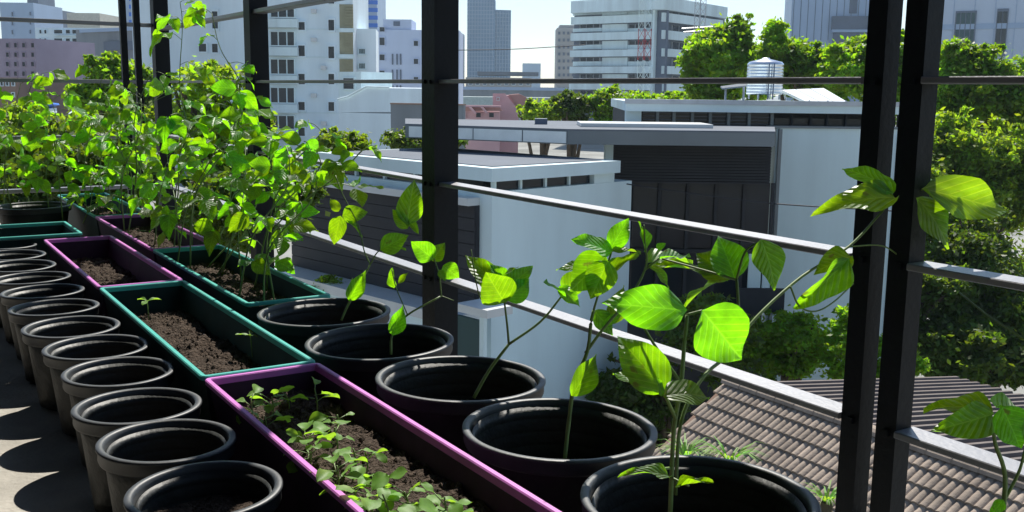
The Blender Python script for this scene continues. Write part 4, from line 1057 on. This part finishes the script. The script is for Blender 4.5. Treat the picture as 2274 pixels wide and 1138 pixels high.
quad_slab('roof', [at(195, 258, 36), at(230, 236, 38), at(266, 238, 39), at(258, 262, 36)], .06, M_white, te)
for px in (160, 200, 255):
    p = at(px, 256, 38); multi_tube('pole', [([Vector((p.x, p.y, GROUND)), p], .06)], M_galv, te)

# lattice masts
def mast(label, px, w, top, base, s, secs):
    p = at(px, 200, w); root = empty('lattice_mast', (p.x, p.y, GROUND), label, 'mast')
    for (y0, y1, mt) in secs:
        z1 = at(px, y0, w).z; z0 = at(px, y1, w).z if y1 else GROUND
        cs = [(s, s), (-s, s), (-s, -s), (s, -s)]; segs = []
        for a, b in cs: segs.append(([Vector((p.x + a, p.y + b, z0)), Vector((p.x + a, p.y + b, z1))], .02))
        k = max(1, int((z1 - z0) / (2.2 * s)))
        for i in range(k):
            za = z0 + (z1 - z0) * i / k; zb = z0 + (z1 - z0) * (i + 1) / k
            for j in range(4):
                a, b = cs[j], cs[(j + 1) % 4]
                segs.append(([Vector((p.x + a[0], p.y + a[1], za)), Vector((p.x + b[0], p.y + b[1], zb))], .012))
        multi_tube('mast_section', segs, mt, root, 4, False)
    return root
mast('red and white lattice mast in front of the office block', 1428, 60, -40, 215, .26, [(-60, 64, M_white), (64, 134, M_red), (134, 0, M_white)])
gmst = mast('grey lattice antenna mast by the tall trees', 1548, 55, -40, 225, .2, [(-60, 0, M_galv)])
for (y, a) in ((64, 34), (72, 30), (120, 22)):
    multi_tube('antenna_arm', [([at(1548 - a, y, 54.6), at(1548 + a, y - 4, 54.6)], .04)], M_galv, gmst, 4, False)
# ------------------------------------------------------------------ trees
def crown_mesh(name, cl, n, size, seed, mt):
    g = np.random.default_rng(seed); cl = np.array(cl); vol = (cl[:, 3] * cl[:, 4] * cl[:, 5]) ** 0.67; pr = vol / vol.sum()
    nb = int(cl[0, 6]); pr[:nb] = 0; big_ = cl[:nb]; sm = vol.copy(); sm[:nb] = 0; pr = sm / sm.sum() * 0.80
    bv = vol[:nb] / vol[:nb].sum() * 0.20; pr[:nb] = bv
    idx = g.choice(len(cl), n, p=pr); c = cl[idx]
    d = g.normal(size=(n, 3)); d /= np.linalg.norm(d, axis=1)[:, None]
    rr = g.uniform(0.10, 1.0, n) ** 0.5 * g.uniform(.8, 1.3, n) * np.where(g.random(n) < .10, 1.22, 1.0); P = c[:, :3] + d * c[:, 3:6] * rr[:, None]
    nr = d * .3 + g.normal(size=(n, 3)) * .7 + np.array([0, 0, .55]); nr /= np.linalg.norm(nr, axis=1)[:, None]
    t = np.cross(nr, g.normal(size=(n, 3))); t /= np.linalg.norm(t, axis=1)[:, None]; b = np.cross(nr, t)
    s = size * g.uniform(.6, 1.3, n)[:, None]
    V = np.empty((n, 4, 3)); V[:, 0] = P - t * s; V[:, 1] = P + b * s * .5 - nr * s * .12; V[:, 2] = P + t * s; V[:, 3] = P - b * s * .5 - nr * s * .12
    me = bpy.data.meshes.new(name); me.vertices.add(4 * n); me.vertices.foreach_set('co', V.astype(np.float32).ravel())
    me.loops.add(4 * n); me.loops.foreach_set('vertex_index', np.arange(4 * n, dtype=np.int32))
    me.polygons.add(n); me.polygons.foreach_set('loop_start', np.arange(0, 4 * n, 4, dtype=np.int32))
    me.materials.append(mt); me.update(calc_edges=True); me.validate(); return me
def tree(label, blobs, w, n, size, mt, seed, nc=22, name='tree', cat='tree', dep=0.9, trunk=True, base=GROUND, cs=.27):
    """blobs: pixel ellipses (cx, cy, rx, ry[, dw]) whose union is the crown outline, w metres ahead."""
    g = random.Random(seed); cl = []; bigs = []; px = sum(b[0] for b in blobs) / len(blobs)
    tot = sum(b[2] * b[3] for b in blobs)
    for bl in blobs:
        cx, cyy, rx, ry = bl[:4]; dw = bl[4] if len(bl) > 4 else 0
        c = at(cx, cyy, w + dw); k = FPX / (w + dw); RX_, RZ_ = rx / k, ry / k; RD = min(RX_, RZ_ * 2) * dep
        bigs.append((c.x, c.y, c.z, RX_ * .85, RX_ * .85, RZ_ * .85, 0))
        for i in range(max(6, int(2.8 * nc * rx * ry / tot))):
            while True:
                a, b, e = g.uniform(-1, 1), g.uniform(-1, 1), g.uniform(-1, 1)
                if .35 < a * a + b * b + e * e < 1: break
            r = min(RX_, RZ_) * cs * g.uniform(.5, 1.35)
            if g.random() < .28:
                q_ = g.uniform(1.0, 1.2) / math.sqrt(a * a + b * b + e * e); a, b, e = a * q_, b * q_, e * q_; r *= .5
            q = c + R0 * a * (RX_ - r * .5) + F0 * b * RD + Z * e * (RZ_ - r * .4)
            cl.append((q.x, q.y, q.z, r * g.uniform(.9, 1.4), r * g.uniform(.9, 1.4), r * g.uniform(.45, .75), 0))
    small_ = cl; cl = [bigs[0][:6] + (len(bigs),)] + bigs[1:] + cl
    b0 = at(px, 200, w); root = empty(name, (b0.x, b0.y, base), label, cat)
    if trunk:
        top = sum((Vector(c[:3]) for c in cl), Vector()) / len(cl); hh = top.z - base
        tr = .03 * hh + .06; mid = Vector((b0.x, b0.y, base)).lerp(top, .55) + Vector((g.uniform(-.3, .3), g.uniform(-.3, .3), 0))
        P = spline([Vector((b0.x, b0.y, base)), mid, top], 5); m_ = len(P)
        segs = [(P, [tr * (1 - .65 * i / (m_ - 1)) for i in range(m_)])]
        for c in g.sample(small_, min(10, len(small_))):
            s0 = P[g.randint(int(m_ * .45), m_ - 2)]; e = Vector(c[:3])
            segs.append((spline([s0, s0.lerp(e, .5) + Z * .15 * (e - s0).length, e], 4), [tr * .4 * (1 - .8 * i / 8) for i in range(9)]))
        multi_tube('trunk', segs, M_bark, root, 6)
    link('crown', crown_mesh('crown', cl, n, size, seed, mt), root)
    return root
T = tree
T('tall bright green tree with a spiky top behind the water tank', [(1600, 130, 75, 75), (1640, 80, 35, 45), (1580, 200, 60, 40), (1685, 160, 60, 60, 3)], 40, 44000, .115, M_tree, 11, 40)
T('bright green tree between the water tank and the double post', [(1745, 135, 70, 55), (1820, 170, 80, 60), (1720, 80, 30, 40)], 38, 42000, .115, M_tree, 12, 40)
T('bright tree crown showing right behind the double post', [(1910, 150, 80, 70), (1990, 180, 70, 90)], 36, 38000, .11, M_tree, 13, 34)
T('broad bright tree at the right edge below the pale building', [(2150, 190, 90, 90), (2250, 220, 90, 100), (2120, 120, 40, 35)], 33, 56000, .10, M_tree, 14, 46)
T('olive green tree in the middle of the right-hand trees', [(2130, 380, 110, 120), (2260, 400, 90, 120)], 29, 56000, .088, M_treeo, 15, 46)
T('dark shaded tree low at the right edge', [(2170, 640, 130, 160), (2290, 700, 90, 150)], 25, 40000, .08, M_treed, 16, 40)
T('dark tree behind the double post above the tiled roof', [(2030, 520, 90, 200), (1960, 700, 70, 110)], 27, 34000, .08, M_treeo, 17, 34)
T('round clipped bush at the foot of the white house', [(1745, 765, 100, 75)], 19.5, 14000, .06, M_tree, 18, 40, 'bush', 'bush')
T('bright leafy bush just left of the double post', [(1880, 770, 60, 90), (1990, 800, 60, 70)], 18.5, 12000, .06, M_tree, 19, 30, 'bush', 'bush')
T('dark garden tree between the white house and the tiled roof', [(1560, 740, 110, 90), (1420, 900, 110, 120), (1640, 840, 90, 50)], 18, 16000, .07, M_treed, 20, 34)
T('bushy tree behind the flat grey roof, nearest the pink house', [(1205, 248, 55, 26)], 46, 8000, .10, M_treeo, 21, 26)
T('rounded green tree in the middle behind the flat grey roof', [(1270, 238, 50, 34)], 46, 8000, .10, M_treed, 22, 26)
T('bright round tree behind the flat grey roof beside the top storey', [(1355, 235, 48, 42), (1420, 222, 50, 20)], 46, 10000, .10, M_tree, 23, 28)
T('tree between the office block and the grey mast', [(1500, 222, 50, 18)], 44, 6000, .10, M_tree, 24, 18)
T('large tree at the left behind the far fence', [(245, 180, 65, 60), (300, 220, 60, 80), (200, 230, 50, 50)], 32, 18000, .11, M_tree, 25, 44)
T('wide olive tree at the left edge behind the far fence', [(50, 320, 120, 85), (190, 315, 110, 70), (120, 420, 190, 90)], 17, 36000, .075, M_treeo, 26, 60)
T('dense tree behind the bean vines left of the middle post', [(465, 185, 90, 50), (430, 280, 110, 80), (520, 330, 90, 100)], 22, 22000, .08, M_treeo, 27, 50)
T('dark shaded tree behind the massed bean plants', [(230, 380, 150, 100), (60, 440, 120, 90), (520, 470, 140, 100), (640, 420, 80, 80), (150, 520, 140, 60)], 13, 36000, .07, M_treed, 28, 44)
T('light green shrub left of the wide post in front of the gabled building', [(760, 330, 70, 42), (800, 350, 45, 35)], 21, 9000, .06, M_treeo, 29, 26, 'shrub', 'shrub')
T('hedge below the dark grey wall', [(905, 312, 60, 26), (980, 312, 60, 26)], 34, 8000, .09, M_treed, 30, 24, 'hedge', 'hedge')
T('shrub standing on the paved terrace', [(735, 640, 42, 30)], 19, 1500, .05, M_treeo, 31, 10, 'shrub', 'shrub', trunk=False, base=-5.2)
T('dark undergrowth at the right edge behind the sheet roof', [(2140, 780, 130, 80), (2290, 760, 90, 120)], 23, 16000, .09, M_treed, 32, 30)
T('dark trees in shade behind the double post', [(1960, 620, 90, 160), (2080, 700, 90, 130)], 24, 24000, .09, M_treed, 33, 30)
# grassy tufts sticking up by the tile roof
def tuft(label, px, py, w, n, L, seed):
    g = random.Random(seed); b = at(px, py, w); root = empty('grass_palm', b - Z * .0, label, 'plant', 'grassy palms under the deck edge'); V = []; Fc = []
    for i in range(n):
        a = g.uniform(0, 6.28); d = Vector((math.cos(a), math.sin(a), 0)); l = L * g.uniform(.6, 1.1); s = Vector((-d.y, d.x, 0)) * .012; o = len(V)
        for k in range(4):
            t = k / 3; p = b + d * l * t * .8 + Z * (l * t * 1.1 - l * .8 * t * t); q = s * (1 - t * .95); V += [p - q, p + q]
        for k in range(3): Fc.append((o + 2 * k, o + 2 * k + 1, o + 2 * k + 3, o + 2 * k + 2))
    link('fronds', mesh('fronds', V, Fc, M_seed), root)
    multi_tube('stem', [([Vector((b.x, b.y, GROUND)), Vector((b.x, b.y, GROUND)).lerp(b, .5) + Vector((.1, 0, 0)), b + Z * .02], .05)], M_bark, root)
tuft('grassy palm tuft rising behind the nearest large pot, left one', 1520, 1020, 8.2, 40, .40, 1)
tuft('grassy palm tuft rising behind the nearest large pot, right one', 1620, 1030, 8.0, 46, .42, 2)
tuft('grassy palm tuft low beside the double post', 1835, 1120, 7.4, 40, .34, 3)

# ------------------------------------------------------------------ hazy city air
hz = bpy.data.materials.new('haze'); hz.use_nodes = True; hn = hz.node_tree.nodes; hn.remove(hn['Principled BSDF'])
pv = hn.new('ShaderNodeVolumePrincipled'); pv.inputs['Color'].default_value = (0.66, 0.84, 1.0, 1); pv.inputs['Density'].default_value = 0.00026; pv.inputs['Anisotropy'].default_value = 0.3
hz.node_tree.links.new(pv.outputs[0], hn['Material Output'].inputs['Volume'])
hb_ = wbox('haze', -900, 1700, -60, 1700, GROUND - 1, 190, hz); tag(hb_, kind='stuff')
